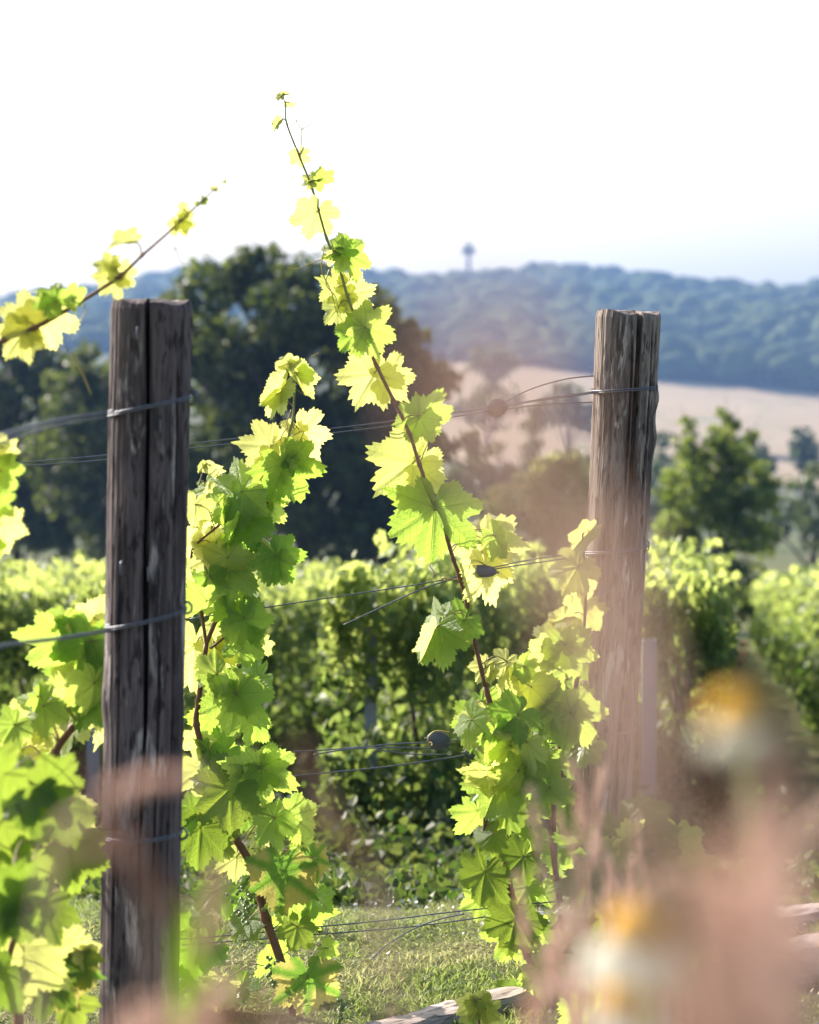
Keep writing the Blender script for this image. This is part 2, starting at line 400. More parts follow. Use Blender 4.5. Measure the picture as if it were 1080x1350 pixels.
px_tree('willow_bush', 'yellow green feathery willow bush left of the pale split post', 'bush', None, 72, 728,
        [(725, 640, 46), (690, 670, 46), (765, 635, 42), (660, 700, 36), (745, 690, 50), (700, 720, 40), (770, 700, 40), (720, 615, 20), (755, 605, 18)], M_willow, .22, 240, 9, .12, sub=10)
px_tree('round_tree', 'grey green round tree in the valley between dark tree and willow bush', 'tree', 'trees in the valley', 170, 640,
        [(640, 600, 34), (612, 625, 36), (665, 625, 30), (640, 650, 45), (600, 660, 40), (680, 660, 36), (625, 582, 18)], M_far, .7, 13, 10, .3)
px_tree('round_tree', 'dark rounded lone tree standing in the ripe field below the wooded hill', 'tree', 'trees in the valley', 620, 650,
        [(650, 470, 24), (632, 480, 18), (668, 480, 20), (650, 488, 22)], M_far, 1.5, 3.2, 11, .5)
px_tree('round_tree', 'hazy round tree in the field above the wire tensioner', 'tree', 'trees in the valley', 430, 645,
        [(640, 525, 24), (668, 530, 20), (615, 540, 24), (650, 545, 26)], M_far, 1.2, 4.5, 12, .5)
px_tree('round_tree', 'hazy tree in the field close to the left side of the pale split post', 'tree', 'trees in the valley', 430, 745,
        [(740, 522, 22), (765, 535, 24), (725, 540, 24), (770, 550, 20), (750, 548, 24)], M_far, 1.2, 4.5, 13, .5)
px_tree('column_tree', 'slim upright dark tree in the valley left of the pale split post', 'tree', 'trees in the valley', 250, 705,
        [(705, 545, 14), (703, 565, 18), (706, 590, 20), (704, 612, 22), (690, 625, 26)], M_far, .8, 9, 14, .3)
px_tree('round_tree', 'blue green tree behind the crown of the young tree', 'tree', 'trees in the valley', 260, 985,
        [(985, 592, 22), (1000, 612, 24), (968, 615, 24), (990, 640, 30), (870, 580, 18), (880, 610, 26)], M_far, .8, 9, 15, .4)
px_tree('round_tree', 'small hazy tree at the right edge on the ripe field', 'tree', 'trees in the valley', 330, 1060,
        [(1058, 578, 16), (1072, 590, 18), (1048, 592, 14), (1062, 604, 20)], M_far, 1.0, 7, 16, .4)
px_tree('round_tree', 'broad dark blue tree mass at right edge above the right vine row', 'tree', 'trees in the valley', 130, 1070,
        [(1060, 640, 40), (1100, 620, 40), (1035, 670, 34), (1085, 680, 50), (1020, 700, 24), (1140, 660, 60)], M_far, .5, 22, 17, .3)
px_tree('round_tree', 'low dark tree line piece right behind the willow bush and pale post', 'tree', 'trees in the valley', 190, 850,
        [(840, 640, 40), (800, 660, 40), (870, 680, 40), (780, 620, 28), (840, 690, 40)], M_far, .7, 13, 18, .3)

# wooded hill: one far wood
rng = np.random.default_rng(21)
import bmesh
bm = bmesh.new(); bmesh.ops.create_icosphere(bm, subdivisions=2, radius=1)
ICO = np.array([v.co[:] for v in bm.verts]); bm.verts.ensure_lookup_table(); ICOF = np.array([[v.index for v in f.verts] for f in bm.faces]); bm.free()
gx, gy = np.meshgrid(np.arange(-430, 470, 9.0), np.arange(905, 1540, 9.5))
gx = gx.ravel() + rng.uniform(-4, 4, gx.size); gy = gy.ravel() + rng.uniform(-4, 4, gy.size)
edge = 905 + 30 * np.sin(gx / 60.) + 16 * np.sin(gx / 23. + 1)
keep = gy > edge; gx, gy = gx[keep], gy[keep]
hz = rng.uniform(6, 11.5, gx.size) + 3 * np.sin(gx / 33. + gy / 41.); rr = 3.6 + 6.5 * rng.random(gx.size) ** 2.2; hz = hz * (.62 + .04 * rr)
ctr = np.stack([gx, gy, ground_z(gx, gy) + hz * .62], 1)
fr = rng.uniform(2, 5, (gx.size, 1, 3)); ph = rng.uniform(0, 6.28, (gx.size, 1, 3))
disp = 1 + .16 * np.sin(ICO[None] * fr + ph).sum(2, keepdims=True) + rng.uniform(-.09, .09, (gx.size, len(ICO), 1))
V = ctr[:, None, :] + ICO[None] * disp * np.stack([rr * 1.15, rr * 1.15, hz * .5], 1)[:, None, :]
F = (ICOF[None] + (np.arange(gx.size) * len(ICO))[:, None, None]).reshape(-1, 3)
tone = np.repeat(rng.random(gx.size), len(ICO))
def wood_hill_mat():
    m = NT('hill_wood'); at = m.n('Attribute'); at.attribute_name = 'tone'; n = m.noise(m.obj(), .35, 3, .7)
    c = m.mix(at.outputs['Fac'], (.020, .038, .014), (.060, .078, .026)); c = m.mix(m.ramp(n, .35, .7), c, (.05, .075, .022))
    return m.done(m.bsdf(c, .9, .1, 0, m.bump(n, 1, 2.5)))
wo = link('hill_wood', arr_mesh('hill_wood', V.reshape(-1, 3), [F], wood_hill_mat(), True, tone))
tag(wo, 'blue hazy wood covering the far hillside', 'forest', None, 'stuff')

# lookout tower on the ridge
tx = P(618, 340, 1480); tb = Vector((tx.x, 1480, gz(tx.x, 1480)))
tw = empty('lookout_tower', tb); tag(tw, 'small slender lookout tower with platform head on the wooded ridge', 'tower')
H0 = P(618, 330, 1480).z - tb.z
m = MB(); m.tube([(0, 0, 0), (0, 0, H0 * .6), (0, 0, H0)], [1.8, 1.3, 1.2], 10); m.build('shaft', M_tower, tw)
m = MB(); m.tube([(0, 0, H0 - 3.2), (0, 0, H0 - 2.2), (0, 0, H0 + .6), (0, 0, H0 + .6), (0, 0, H0 + 1.0)], [1.4, 4.0, 4.2, 4.8, 4.6], 14); m.build('platform', M_tower, tw)
m = MB(); m.tube([(0, 0, H0 + 1), (0, 0, H0 + 3.4), (0, 0, H0 + 3.6)], [2.0, 2.0, 2.5], 12); m.build('cabin', M_tower, tw)
m = MB(); m.tube([(0, 0, H0 + 3.5), (0, 0, H0 + 7)], [.4, .15], 6); m.tube([(-3, 0, H0 + 3.4), (-3.4, 0, H0 + 5.4)], [.3, .2], 6); m.tube([(2.5, 0, H0 + 3.4), (2.9, 0, H0 + 5)], [.3, .2], 6); m.build('antenna', M_tower, tw)

# ------------------------------------------------------------------ vine rows down the slope
ROW_AZ = .127; RS = Vector((ROW_AZ, 1, 0)).normalized(); RN = Vector((RS.y, -RS.x, 0))
def row_mesh(seed, L=42.0):
    rng = np.random.default_rng(seed)
    parts = []
    def zone(s0, s1, per, size):
        n = int((s1 - s0) * per)
        s = rng.uniform(s0, s1, n); th = rng.uniform(0, 2 * np.pi, n); q = rng.random(n) ** np.where(s < .35, .6, .4)
        bulge = 1 + .10 * np.sin(s * 2.1 + seed) + .12 * np.sin(s * 5.3 + 1.3 * seed)
        wv = np.sin(th) * q; uv = np.cos(th) * q
        wgt = .27 * bulge
        hgt = .64 + .03 * np.sin(s * 3.3 + seed)
        zc = .77 + .05 * np.sin(s * 1.1)
        # squarish cross section, upright hedge
        x = np.sign(uv) * np.abs(uv) ** .5 * wgt; z = zc + np.sign(wv) * np.abs(wv) ** .5 * hgt
        top = (rng.random(n) < .022) & (s > .8); z = np.where(top, zc + hgt + rng.random(n) * .20, z); x = np.where(top, rng.normal(0, .12, n), x)
        C = np.stack([RN.x * x + RS.x * s, RN.y * x + RS.y * s, z - .1 * RS.y * s], 1)
        O = np.stack([RN.x * np.sign(x) * .9, RN.y * np.sign(x) * .9, .35 * np.ones(n)], 1)
        v_, f_, t_ = cloud(rng, C, size * rng.uniform(.65, 1.25, n), TPL_LEAF, TPL_LEAF_F, .8, O, (.30, .15))
        parts.append((v_, f_, np.clip(t_ + np.repeat(np.clip((z - zc) / hgt - .3, 0, .8) * .8 + .04, len(TPL_LEAF)), 0, 1)))  # tone lightens upwards: sun on row tops put into colour, young leaves too
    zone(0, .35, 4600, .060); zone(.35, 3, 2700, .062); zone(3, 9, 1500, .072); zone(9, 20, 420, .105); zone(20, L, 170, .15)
    V, F, T = merge(parts); return arr_mesh('foliage', V, F, M_row, False, T)
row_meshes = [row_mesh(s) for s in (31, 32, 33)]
m = MB(); m.tube(spline([(0, 0, -.1), (.015, .01, .15), (.035, 0, .38), (-.02, .02, .8)], 3), [.03, .028, .026, .024, .024, .022, .02, .018, .016, .014], 7)
trunk_mesh = m.mesh('trunk', M_stem)
X0 = (105 - 540) / FPX * 12; X1 = (500 - 540) / FPX * 10.4; X2 = (890 - 540) / FPX * 12
rows = [(X2 + 1.42, 12.6, 'vine row on the far right, its sunlit side facing the grassy path'),
        (X2, 12.0, 'vine row behind the pale split post, left of the grassy path'),
        (X1, 10.4, 'vine row ending in sunlit leaves between the two leafy vines in the centre'),
        (X0, 12.6, 'shaded vine row ending behind the dark post at left')]
rows += [(X0 - 1.48 * k, 12.0 + .1 * (k % 3), 'sunlit top of a vine row farther down the slope on the left') for k in range(1, 9)]
rows += [(X2 + 2.9, 13.0, 'vine row at the right edge, outermost beyond the grassy path')]
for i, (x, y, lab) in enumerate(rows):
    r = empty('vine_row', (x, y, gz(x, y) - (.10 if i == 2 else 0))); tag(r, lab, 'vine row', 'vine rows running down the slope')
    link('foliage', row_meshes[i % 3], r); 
    for k in range(8):
        s_ = .9 + k * 1.1; link('trunk', trunk_mesh, r, RS * s_ + RN * (.05 * math.sin(k * 2.3 + i)) + Vector((0, 0, -.1 * s_)))
def stake(x, y, h, label, rad=.03):
    m = MB(); a = rad
    prof = [(-a, -a * .6), (a, -a * .6), (a, a * .6), (a * .55, a * .6), (a * .55, -a * .2), (-a * .55, -a * .2), (-a * .55, a * .6), (-a, a * .6)]
    V = [(px_, py_, z) for z in (-.2, h) for px_, py_ in prof]; n = len(prof)
    m.add(V, [(k, (k + 1) % n, n + (k + 1) % n, n + k) for k in range(n)] + [(8, 9, 12, 13)], [])
    m.q += [(8, 13, 14, 15), (9, 10, 11, 12)]
    o = m.build('metal_stake', M_steel, None, False, (x, y, gz(x, y))); tag(o, label, 'stake', 'metal stakes at the row ends'); return o
stake(P(855, 900, 11.7).x, 11.7, 1.10, 'grey metal stake right of the pale post, in front of a vine row', .036)
stake(P(122, 900, 11.5).x, 11.5, .70, 'bluish metal stake low at left beside the dark post', .030)
stake(P(488, 870, 10.6).x, 10.75, 1.25, 'grey metal stake mostly hidden in sunlit leaves of the central row end', .028)
# dry brush and weeds
px_tree('green_shrub', 'dark green shrub closing the far end of the grassy path', 'shrub', None, 46, 940, [(935, 790, 22), (955, 780, 22), (920, 800, 18), (975, 790, 20), (945, 815, 26), (985, 810, 16), (950, 760, 14)], M_ash, .14, 330, 41, .04)
px_tree('dry_brush', 'reddish brown dry brush at the end of the grassy path', 'shrub', 'dry brush by the path', 34, 950, [(948, 845, 22), (958, 828, 18), (968, 862, 20), (936, 866, 16), (955, 880, 18)], M_brush, .10, 700, 40, .02)
rng = np.random.default_rng(44)
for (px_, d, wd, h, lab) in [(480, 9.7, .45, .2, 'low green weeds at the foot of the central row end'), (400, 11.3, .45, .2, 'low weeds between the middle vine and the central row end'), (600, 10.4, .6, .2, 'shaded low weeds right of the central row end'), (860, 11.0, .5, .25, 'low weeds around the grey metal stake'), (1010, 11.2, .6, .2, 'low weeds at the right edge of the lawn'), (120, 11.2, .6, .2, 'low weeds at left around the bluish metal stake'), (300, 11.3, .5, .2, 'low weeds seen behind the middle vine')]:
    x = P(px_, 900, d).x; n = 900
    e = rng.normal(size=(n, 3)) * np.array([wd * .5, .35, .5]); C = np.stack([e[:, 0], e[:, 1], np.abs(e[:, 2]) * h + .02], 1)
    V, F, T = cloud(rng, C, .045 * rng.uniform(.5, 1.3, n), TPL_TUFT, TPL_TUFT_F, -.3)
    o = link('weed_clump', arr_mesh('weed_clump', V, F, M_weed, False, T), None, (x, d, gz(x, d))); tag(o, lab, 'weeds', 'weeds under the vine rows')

# ------------------------------------------------------------------ dark sheet and weeds: shade before the rows put into their colour
def shaded_ground_material():
    m = NT('shaded_ground'); o = m.obj(); n1 = m.noise(o, 2.2, 4); n2 = m.noise(o, 22, 3)
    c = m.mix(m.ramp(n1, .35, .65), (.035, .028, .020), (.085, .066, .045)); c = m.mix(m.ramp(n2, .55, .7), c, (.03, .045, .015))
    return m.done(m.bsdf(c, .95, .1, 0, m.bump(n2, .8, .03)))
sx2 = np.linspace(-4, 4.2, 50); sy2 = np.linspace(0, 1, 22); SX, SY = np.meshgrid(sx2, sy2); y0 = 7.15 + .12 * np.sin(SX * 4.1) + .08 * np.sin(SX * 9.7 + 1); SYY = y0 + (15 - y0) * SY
tag(link('shaded_ground', arr_mesh('shaded_ground', np.stack([SX, SYY, ground_z(SX, SYY) + .006], -1).reshape(-1, 3), [grid_faces(50, 22)], shaded_ground_material(), True)), kind='structure')
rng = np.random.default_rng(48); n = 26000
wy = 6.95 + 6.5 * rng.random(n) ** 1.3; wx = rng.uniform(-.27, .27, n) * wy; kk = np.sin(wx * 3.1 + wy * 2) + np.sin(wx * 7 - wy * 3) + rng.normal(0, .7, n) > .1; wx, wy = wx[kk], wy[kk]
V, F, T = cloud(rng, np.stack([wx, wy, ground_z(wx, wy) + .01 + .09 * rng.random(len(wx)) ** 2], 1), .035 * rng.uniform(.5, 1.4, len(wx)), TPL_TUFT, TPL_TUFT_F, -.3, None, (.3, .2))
tag(link('ground_weeds', arr_mesh('ground_weeds', V, F, M_weed, False, T)), 'low weeds coloured dark for the shade on the ground before the vine rows', 'weeds', None, 'stuff')

# ------------------------------------------------------------------ lawn
rng = np.random.default_rng(50)
n = 110000; gy = 4.3 + 3.0 * rng.random(n) ** .8; gy = gy + .25 * np.maximum(0, rng.normal(size=n)) ** 2 * (gy > 6.6); gx = rng.uniform(-.27, .27, n) * gy * 1.0 + rng.normal(0, .02, n)
hh = rng.uniform(.006, .019, n) * (1 + .6 * (np.sin(gx * 5 + 1) * np.sin(gy * 3.7) > .3)); a = rng.uniform(0, 6.28, n); ln = rng.normal(0, .02, (n, 2))
B = np.stack([gx, gy, ground_z(gx, gy) - .004], 1); sdv = np.stack([np.cos(a), np.sin(a), 0 * a], 1) * .0022
mid = B + np.stack([ln[:, 0] * .4, ln[:, 1] * .4, hh * .6], 1); tip = B + np.stack([ln[:, 0], ln[:, 1], hh], 1)
V = np.stack([B - sdv, B + sdv, mid + sdv * .8, mid - sdv * .8, tip], 1).reshape(-1, 3); o_ = (np.arange(n) * 5)[:, None]
tone = np.repeat(np.clip(rng.normal(.4, .25, n) + .25 * np.sin(gx * 3 + gy * 2) + .7 * np.exp(-((gy - 5.8 - .1 * np.sin(gx * 9)) / .12) ** 2) + .3 * (np.sin(gx * 11 + 3 * np.sin(gy * 7)) > .6), 0, 1), 5)
tag(link('lawn_grass', arr_mesh('lawn_grass', V, [np.array([[0, 1, 2, 3]]) + o_, np.array([[3, 2, 4]]) + o_], M_grass, False, tone)), 'short mown grass with dry blades around the posts', 'grass', None, 'stuff')
n = 3000; gy = 4.6 + 2.6 * rng.random(n); gx = rng.uniform(-.25, .25, n) * gy; k_ = np.sin(gx * 2.3 + gy) + rng.normal(0, .6, n) > .2; gx, gy = gx[k_], gy[k_]
V, F, T = cloud(rng, np.stack([gx, gy, ground_z(gx, gy) + rng.uniform(.012, .035, len(gx))], 1), rng.uniform(.006, .014, len(gx)), TPL_TUFT, TPL_TUFT_F, -.2)
tag(link('clover_flowers', arr_mesh('clover_flowers', V, F, M_clover, False, T)), 'pale clover heads and dry flecks scattered through the mown grass', 'clover', None, 'stuff')

# ------------------------------------------------------------------ timber edging
def beam(p0, p1, wd, h, label, seed):
    p0, p1 = Vector(p0), Vector(p1); L = (p1 - p0).length; rs = random.Random(seed); m = MB(); n = 26; rings = []
    for i in range(n + 1):
        x = L * i / n; e = 1 if 0 < i < n else .93
        for (yy, zz) in [(-.5, 0), (-.5, .82), (-.4, 1), (0, 1.03), (.4, 1), (.5, .82), (.5, 0)]:
            m.v.append((yy * wd * e + rs.uniform(-.004, .004), -zz * h * e + rs.uniform(-.003, .003), x))
    k = 7
    m.q = [(i * k + j, i * k + (j + 1) % k, (i + 1) * k + (j + 1) % k, (i + 1) * k + j) for i in range(n) for j in range(k)]
    for i in (0, n):
        c = len(m.v); m.v.append((0, -.5 * h, 0 if i == 0 else L)); m.t += [(c, i * k + j, i * k + (j + 1) % k) for j in range(k)]
    o = m.build('timber_edging', M_beam, None, False, p0)
    z = (p1 - p0).normalized(); y = Vector((0, 0, -1)); y = (y - z * y.dot(z)).normalized(); x = y.cross(z)
    o.rotation_euler = Matrix((x, y, z)).transposed().to_euler()
    tag(o, label, 'edging', 'timber edging set in the grass'); return o
def on_ground(px, py):
    d = 4.0
    for _ in range(60):
        p = P(px, py, d); e = p.z - gz(p.x, d); d += e * 3.2
    p = P(px, py, d); return Vector((p.x, d, gz(p.x, d) - .03))
beam(on_ground(395, 1400), on_ground(688, 1318), .09, .06, 'grey weathered timber edging in the grass between the two leafy vines', 1)
beam(on_ground(1010, 1296), on_ground(1230, 1246), .12, .11, 'pale timber edging at right, lower of the two, with its sawn end showing', 2)
beam(on_ground(950, 1246), on_ground(1230, 1200), .12, .09, 'pale timber edging at right, upper of the two', 3)

# ------------------------------------------------------------------ posts
def make_post(name, label, top, low, d, r0, r1, mat, cracks, seed, knots=()):
    """top/low: pixels of the axis; cracks: (angle from camera-facing, in degrees, to the right; z-top fraction; z-bottom fraction; depth; width deg; wander)"""
    a = P(top[0], top[1], d); b = P(low[0], low[1], d); ax = (a - b).normalized()
    base = b + ax * ((gz(b.x, d) - .25 - b.z) / ax.z); L = (a - base).length
    rng = np.random.default_rng(seed); NA, NZ = 480, 150
    zs = np.linspace(0, 1, NZ); th = np.linspace(0, 2 * np.pi, NA, endpoint=False)
    TH, Z = np.meshgrid(th, zs)
    rad = r1 + (r0 - r1) * Z
    rad = rad * (1 + .018 * np.sin(2 * TH + 1 + Z * 2) + .012 * np.sin(3 * TH + seed + 3 * Z) + .008 * np.sin(7 * TH + 5 * np.sin(Z * 3)))
    rad = rad + .0007 * np.sin(31 * TH + 4 * np.sin(Z * 7 + seed)) * np.sin(3 * TH + 5 * Z + seed) + .0005 * np.sin(67 * TH + 9 * np.sin(Z * 11)) * np.sin(5 * TH - 7 * Z)
    depth_to_axis = np.zeros_like(rad)
    for (ang, zt, zb, dep, wdg, wan) in cracks:
        # camera-facing direction is local -Y ; angle to the right is towards +X
        c = R(ang) + wan * np.sin(Z * 9 + seed) + wan * .5 * np.sin(Z * 23)
        phi = np.arctan2(np.sin(TH + np.pi / 2 - c), np.cos(TH + np.pi / 2 - c))
        inr = np.clip((zt - Z) / .02, 0, 1) * np.clip((Z - zb) / .18, 0, 1)
        ww = R(wdg) * (.35 + .65 * inr) * (1 + .25 * np.sin(Z * 17 + seed)); g = np.clip((1 - np.abs(phi) / ww) * 2.5, 0, 1) ** .6
        rad = rad * (1 - dep * inr * g)
    for (ang, zk, kr, kh) in knots:
        c = R(ang); phi = np.arctan2(np.sin(TH + np.pi / 2 - c), np.cos(TH + np.pi / 2 - c))
        rad = rad + kh * np.exp(-(phi / R(18)) ** 2 - ((Z - zk) / kr) ** 2)
    topz = L + .004 * np.sin(2 * TH + 1) + .003 * np.sin(5 * TH + seed)
    Zl = Z * L; Zl[-1] = topz[-1]; Zl[-2] = np.minimum(Zl[-2], L - .004)
    rr = rad.copy(); rr[-1] *= .955
    V = np.stack([rr * np.cos(TH), rr * np.sin(TH), Zl], -1).reshape(-1, 3)
    i = np.arange(NA); F = []
    for j in range(NZ - 1): F.append(np.stack([j * NA + i, j * NA + (i + 1) % NA, (j + 1) * NA + (i + 1) % NA, (j + 1) * NA + i], 1))
    # end grain: rings towards the pith
    rings = [.7, .4, .15]; vv = [V]; last = (NZ - 1) * NA; cnt = len(V)
    for k in rings:
        ring = np.stack([rr[-1] * k * np.cos(th), rr[-1] * k * np.sin(th), np.full(NA, L + .003) + .002 * np.sin(3 * th + 9 * k)], -1); vv.append(ring)
        F.append(np.stack([last + i, last + (i + 1) % NA, cnt + (i + 1) % NA, cnt + i], 1)); last = cnt; cnt += NA
    vv.append(np.array([[0, 0, L + .002]])); T = np.stack([last + i, last + (i + 1) % NA, np.full(NA, cnt)], 1)
    V = np.concatenate(vv)
    o = link(name, arr_mesh(name, V, [np.concatenate(F), T], mat, False), None, base)
    zl = ax; y = Vector((0, 1, 0)); y = (y - zl * y.dot(zl)).normalized(); x = y.cross(zl)
    o.rotation_euler = Matrix((x, y, zl)).transposed().to_euler()
    tag(o, label, 'post'); o['L'] = L
    return o, base, ax, L
postL, bL, aL, lenL = make_post('wooden_post', 'dark weathered round post with one long crack down its front', (200, 398), (184, 1290), 4.2, .0708, .0665, M_wood_d,
                                [(4, 2, .38, .75, 3.6, .05), (-38, .8, .2, .10, 3, .03), (48, .95, .4, .12, 3, .03), (25, .7, .1, .14, 2.5, .03)], 2, [(-70, .62, .02, .006)])
postR, bR, aR, lenR = make_post('wooden_post', 'pale weathered round post with its top split by a deep notch', (829, 412), (795, 1070), 5.5, .0735, .055, M_wood_p,
                                [(17, 2, .70, .93, 7.5, .02), (43, .99, .42, .45, 3.0, .04), (4, .97, .66, .22, 2.5, .04), (-30, .9, .4, .10, 2.5, .03), (26, .7, .3, .25, 3, .05)], 7, [(74, .895, .013, .007), (72, .845, .018, .007)])
def axis_at(base, ax, L, py, d):
    """point of a post's axis that the photograph shows at row py"""
    lo, hi = 0., L
    for _ in range(40):
        m_ = (lo + hi) / 2; q = base + ax * m_
        yp = 675 - FPX * ((q.z - CAM_Z) * math.cos(PITCH) + q.y * math.sin(PITCH)) / (q.y * math.cos(PITCH) - (q.z - CAM_Z) * math.sin(PITCH))
        if yp > py: lo = m_
        else: hi = m_
    return base + ax * lo
def staple(parent, base, ax, L, py, d, r, ang, name='staple'):
    c = axis_at(base, ax, L, py, d); dr = Vector((math.sin(R(ang)), -math.cos(R(ang)), 0)); s = dr.cross(Vector((0, 0, 1)))
    m = MB(); pts = [c + dr * (r - .006) + Vector((0, 0, .012)), c + dr * (r + .006) + Vector((0, 0, .011)), c + dr * (r + .0085), c + dr * (r + .006) - Vector((0, 0, .011)), c + dr * (r - .006) - Vector((0, 0, .012))]
    M = (Matrix.Translation(base) @ parent.rotation_euler.to_matrix().to_4x4()).inverted()
    m.tube([M @ p for p in spline(pts, 4)], .0017, 6); return m.build(name, M_wire, parent)
def eye_ring(parent, base, ax, L, py, d, r, ang, rad):
    c = axis_at(base, ax, L, py, d); dr = Vector((math.sin(R(ang)), -math.cos(R(ang)), 0))
    M = (Matrix.Translation(base) @ parent.rotation_euler.to_matrix().to_4x4()).inverted()
    m = MB(); cc = c + dr * (r + rad * .6); u = Vector((1, -.35, 0)).normalized(); v = Vector((0, 0, 1))
    m.tube([M @ (cc + (u * math.cos(t) + v * math.sin(t)) * rad) for t in np.linspace(0, 2 * math.pi, 25)], .0022, 6, False)
    m.tube([M @ (c + dr * (r - .02)), M @ (c + dr * (r + .004))], .0028, 6)
    return m.build('eye_bolt', M_wire, parent)
for py, ang in ((440, -12), (560, 20), (745, -30), (752, 8)): staple(postL, bL, aL, lenL, py, 4.2, .069, ang)
eye_ring(postL, bL, aL, lenL, 524, 4.2, .069, 78, .011); eye_ring(postL, bL, aL, lenL, 800, 4.2, .068, 80, .010); eye_ring(postL, bL, aL, lenL, 1097, 4.2, .067, 80, .010)
for py in (512, 718, 960): staple(postR, bR, aR, lenR, py, 5.5, .069, 68)

# ------------------------------------------------------------------ wires
WR = .0016
def wire(label, runs, loops=(), r=WR):
    """runs: lists of (px,py,d); loops: (base,ax,L,row left,row right,d,radius,turns) round a post"""
    m = MB()
    for run in runs:
        pts = [P(*q) for q in run]; rr = r
        m.tube(spline(pts, 8) if len(pts) > 2 else [pts[0].lerp(pts[1], t) for t in np.linspace(0, 1, 6)], rr, 6)
    for (base, ax, L, py, d, rad, slope, turns) in loops:
        c = axis_at(base, ax, L, py, d); pts = []
        for k in range(int(36 * turns) + 1):
            t = 2 * math.pi * k / 36 + 2.6
            pts.append(c + Vector((math.cos(t) * rad, math.sin(t) * rad, 0)) + ax * (slope * math.cos(t) * rad + .0042 * k / 36 - .004))
        m.tube(pts, r, 6, True)
    o = m.build('trellis_wire', M_wire); tag(o, label, 'wire', 'trellis wires'); return o
def wraps(base, ax, L, d, rad, rows, slope): return [(base, ax, L, py, d, rad, slope, t) for py, t in rows]
DW = 5.46
wire('twin top wire from the pale post down to the left past the dark post',
     [[(-30, 619, 5.3), (20, 611, 5.35), (150, 599, 5.4), (260, 584, 5.42), (480, 560, DW), (655, 536, DW), (790, 517, 5.42)],
      [(-30, 624, 5.3), (20, 616, 5.35), (150, 605, 5.4), (260, 590, 5.42), (480, 566, DW), (655, 541, DW), (722, 533, DW), (784, 530, 5.5)],
      [(655, 535, DW), (700, 513, DW), (745, 500, DW), (786, 495, 5.5)],
      [(655, 537, DW), (720, 525, DW), (786, 516, 5.43)]],
     wraps(bR, aR, lenR, 5.5, .0755, [(513, 2.1)], .06))
wire('second wire with a loose end, tied to the pale post below the top wire',
     [[(250, 816, 5.4), (330, 804, 5.4), (455, 785, 5.43), (560, 769, 5.44), (637, 753, 5.44), (700, 743, 5.44), (770, 733, 5.44)], [(637, 751, 5.44), (700, 738, 5.44), (772, 728, 5.45)],
      [(453, 824, 5.40), (500, 802, 5.42), (560, 775, 5.43), (600, 763, 5.44), (612, 758, 5.44)]],
     wraps(bR, aR, lenR, 5.5, .0735, [(723, 2.1)], .1))
wire('lower wire with knotted strands ending left of the blue grey oval tensioner',
     [[(230, 1003, 5.42), (300, 997, 5.42), (370, 992, 5.42), (440, 988, 5.42), (520, 981, 5.44), (578, 978, 5.44), (700, 968, 5.44), (768, 962, 5.45)], [(413, 995, 5.4), (470, 987, 5.42), (560, 986, 5.44), (590, 990, 5.44)],
      [(495, 988, 5.43), (540, 994, 5.44), (590, 995, 5.44)]],
     wraps(bR, aR, lenR, 5.5, .0665, [(962, 2.1)], .06))
wire('lowest mid wire running just under the blue grey oval tensioner',
     [[(230, 1045, 5.4), (300, 1034, 5.4), (380, 1024, 5.4), (500, 1012, 5.42), (580, 1001, 5.43), (632, 993, 5.43), (765, 975, 5.45)]])
wire('bottom pair of wires just above the lit grass with a twisted end',
     [[(40, 1242, 5.4), (140, 1238, 5.4), (240, 1238, 5.4), (420, 1222, 5.4), (520, 1212, 5.4), (600, 1202, 5.4), (760, 1186, 5.45)], [(240, 1246, 5.4), (420, 1232, 5.4), (540, 1222, 5.4), (640, 1209, 5.4)],
      [(488, 1266, 5.3), (510, 1246, 5.34), (545, 1225, 5.38), (580, 1212, 5.4), (612, 1205, 5.4)]])
rLp = .0725
wire('thick pair of wires from the left edge wrapped round the dark post near its top',
     [[(-120, 612, 2.95), (0, 577, 3.35), (80, 555, 3.8), (150, 545, 4.13)], [(-120, 622, 2.95), (0, 584, 3.35), (80, 560, 3.8), (150, 549, 4.13)], [(-120, 607, 2.95), (0, 572, 3.35), (80, 552, 3.8), (150, 542, 4.13)]],
     wraps(bL, aL, lenL, 4.2, rLp, [(535, 2.2)], .20), .0017)
wire('wire from the left edge wrapped round the middle of the dark post',
     [[(-120, 872, 3.1), (0, 850, 3.4), (80, 840, 3.8), (147, 829, 4.14)], [(-120, 876, 3.1), (0, 853, 3.4), (80, 843, 3.8), (147, 832, 4.14)]],
     wraps(bL, aL, lenL, 4.2, .071, [(815, 2.2)], .22), .0017)
wire('wire from the left edge wrapped round the dark post low down',
     [[(-60, 1082, 3.5), (50, 1088, 3.8), (145, 1094, 4.14)]], wraps(bL, aL, lenL, 4.2, .0705, [(1098, 2.2)], .03), .0017)
def tensioner(px, py, d, wpx, hpx, rot, label, edge=.35):
    s = d / FPX; m = MB(); M = Matrix.Rotation(R(rot), 3, 'Y')
    a, b = wpx * s / 2, hpx * s / 2
    m.ell((0, 0, 0), (a, b * edge + .003, b), 20, 12, M)
    ring = [M @ Vector((a * 1.02 * math.cos(t), 0, b * 1.02 * math.sin(t))) for t in np.linspace(0, 2 * math.pi, 33)]
    o = m.build('wire_tensioner', M_tens, None, True, P(px, py, d)); tag(o, label, 'tensioner', 'wire tensioners')
    q = MB(); q.tube(ring, .0022, 6, False); q.build('rim', M_tens, o)
    q = MB(); q.tube([M @ Vector((-a * 1.25, -b * edge * .6, .002)), M @ Vector((-a, -b * edge * .6, 0)), M @ Vector((a, -b * edge * .6, 0)), M @ Vector((a * 1.25, -b * edge * .6, -.002))], .0026, 6); q.build('ferrule', M_wire, o)
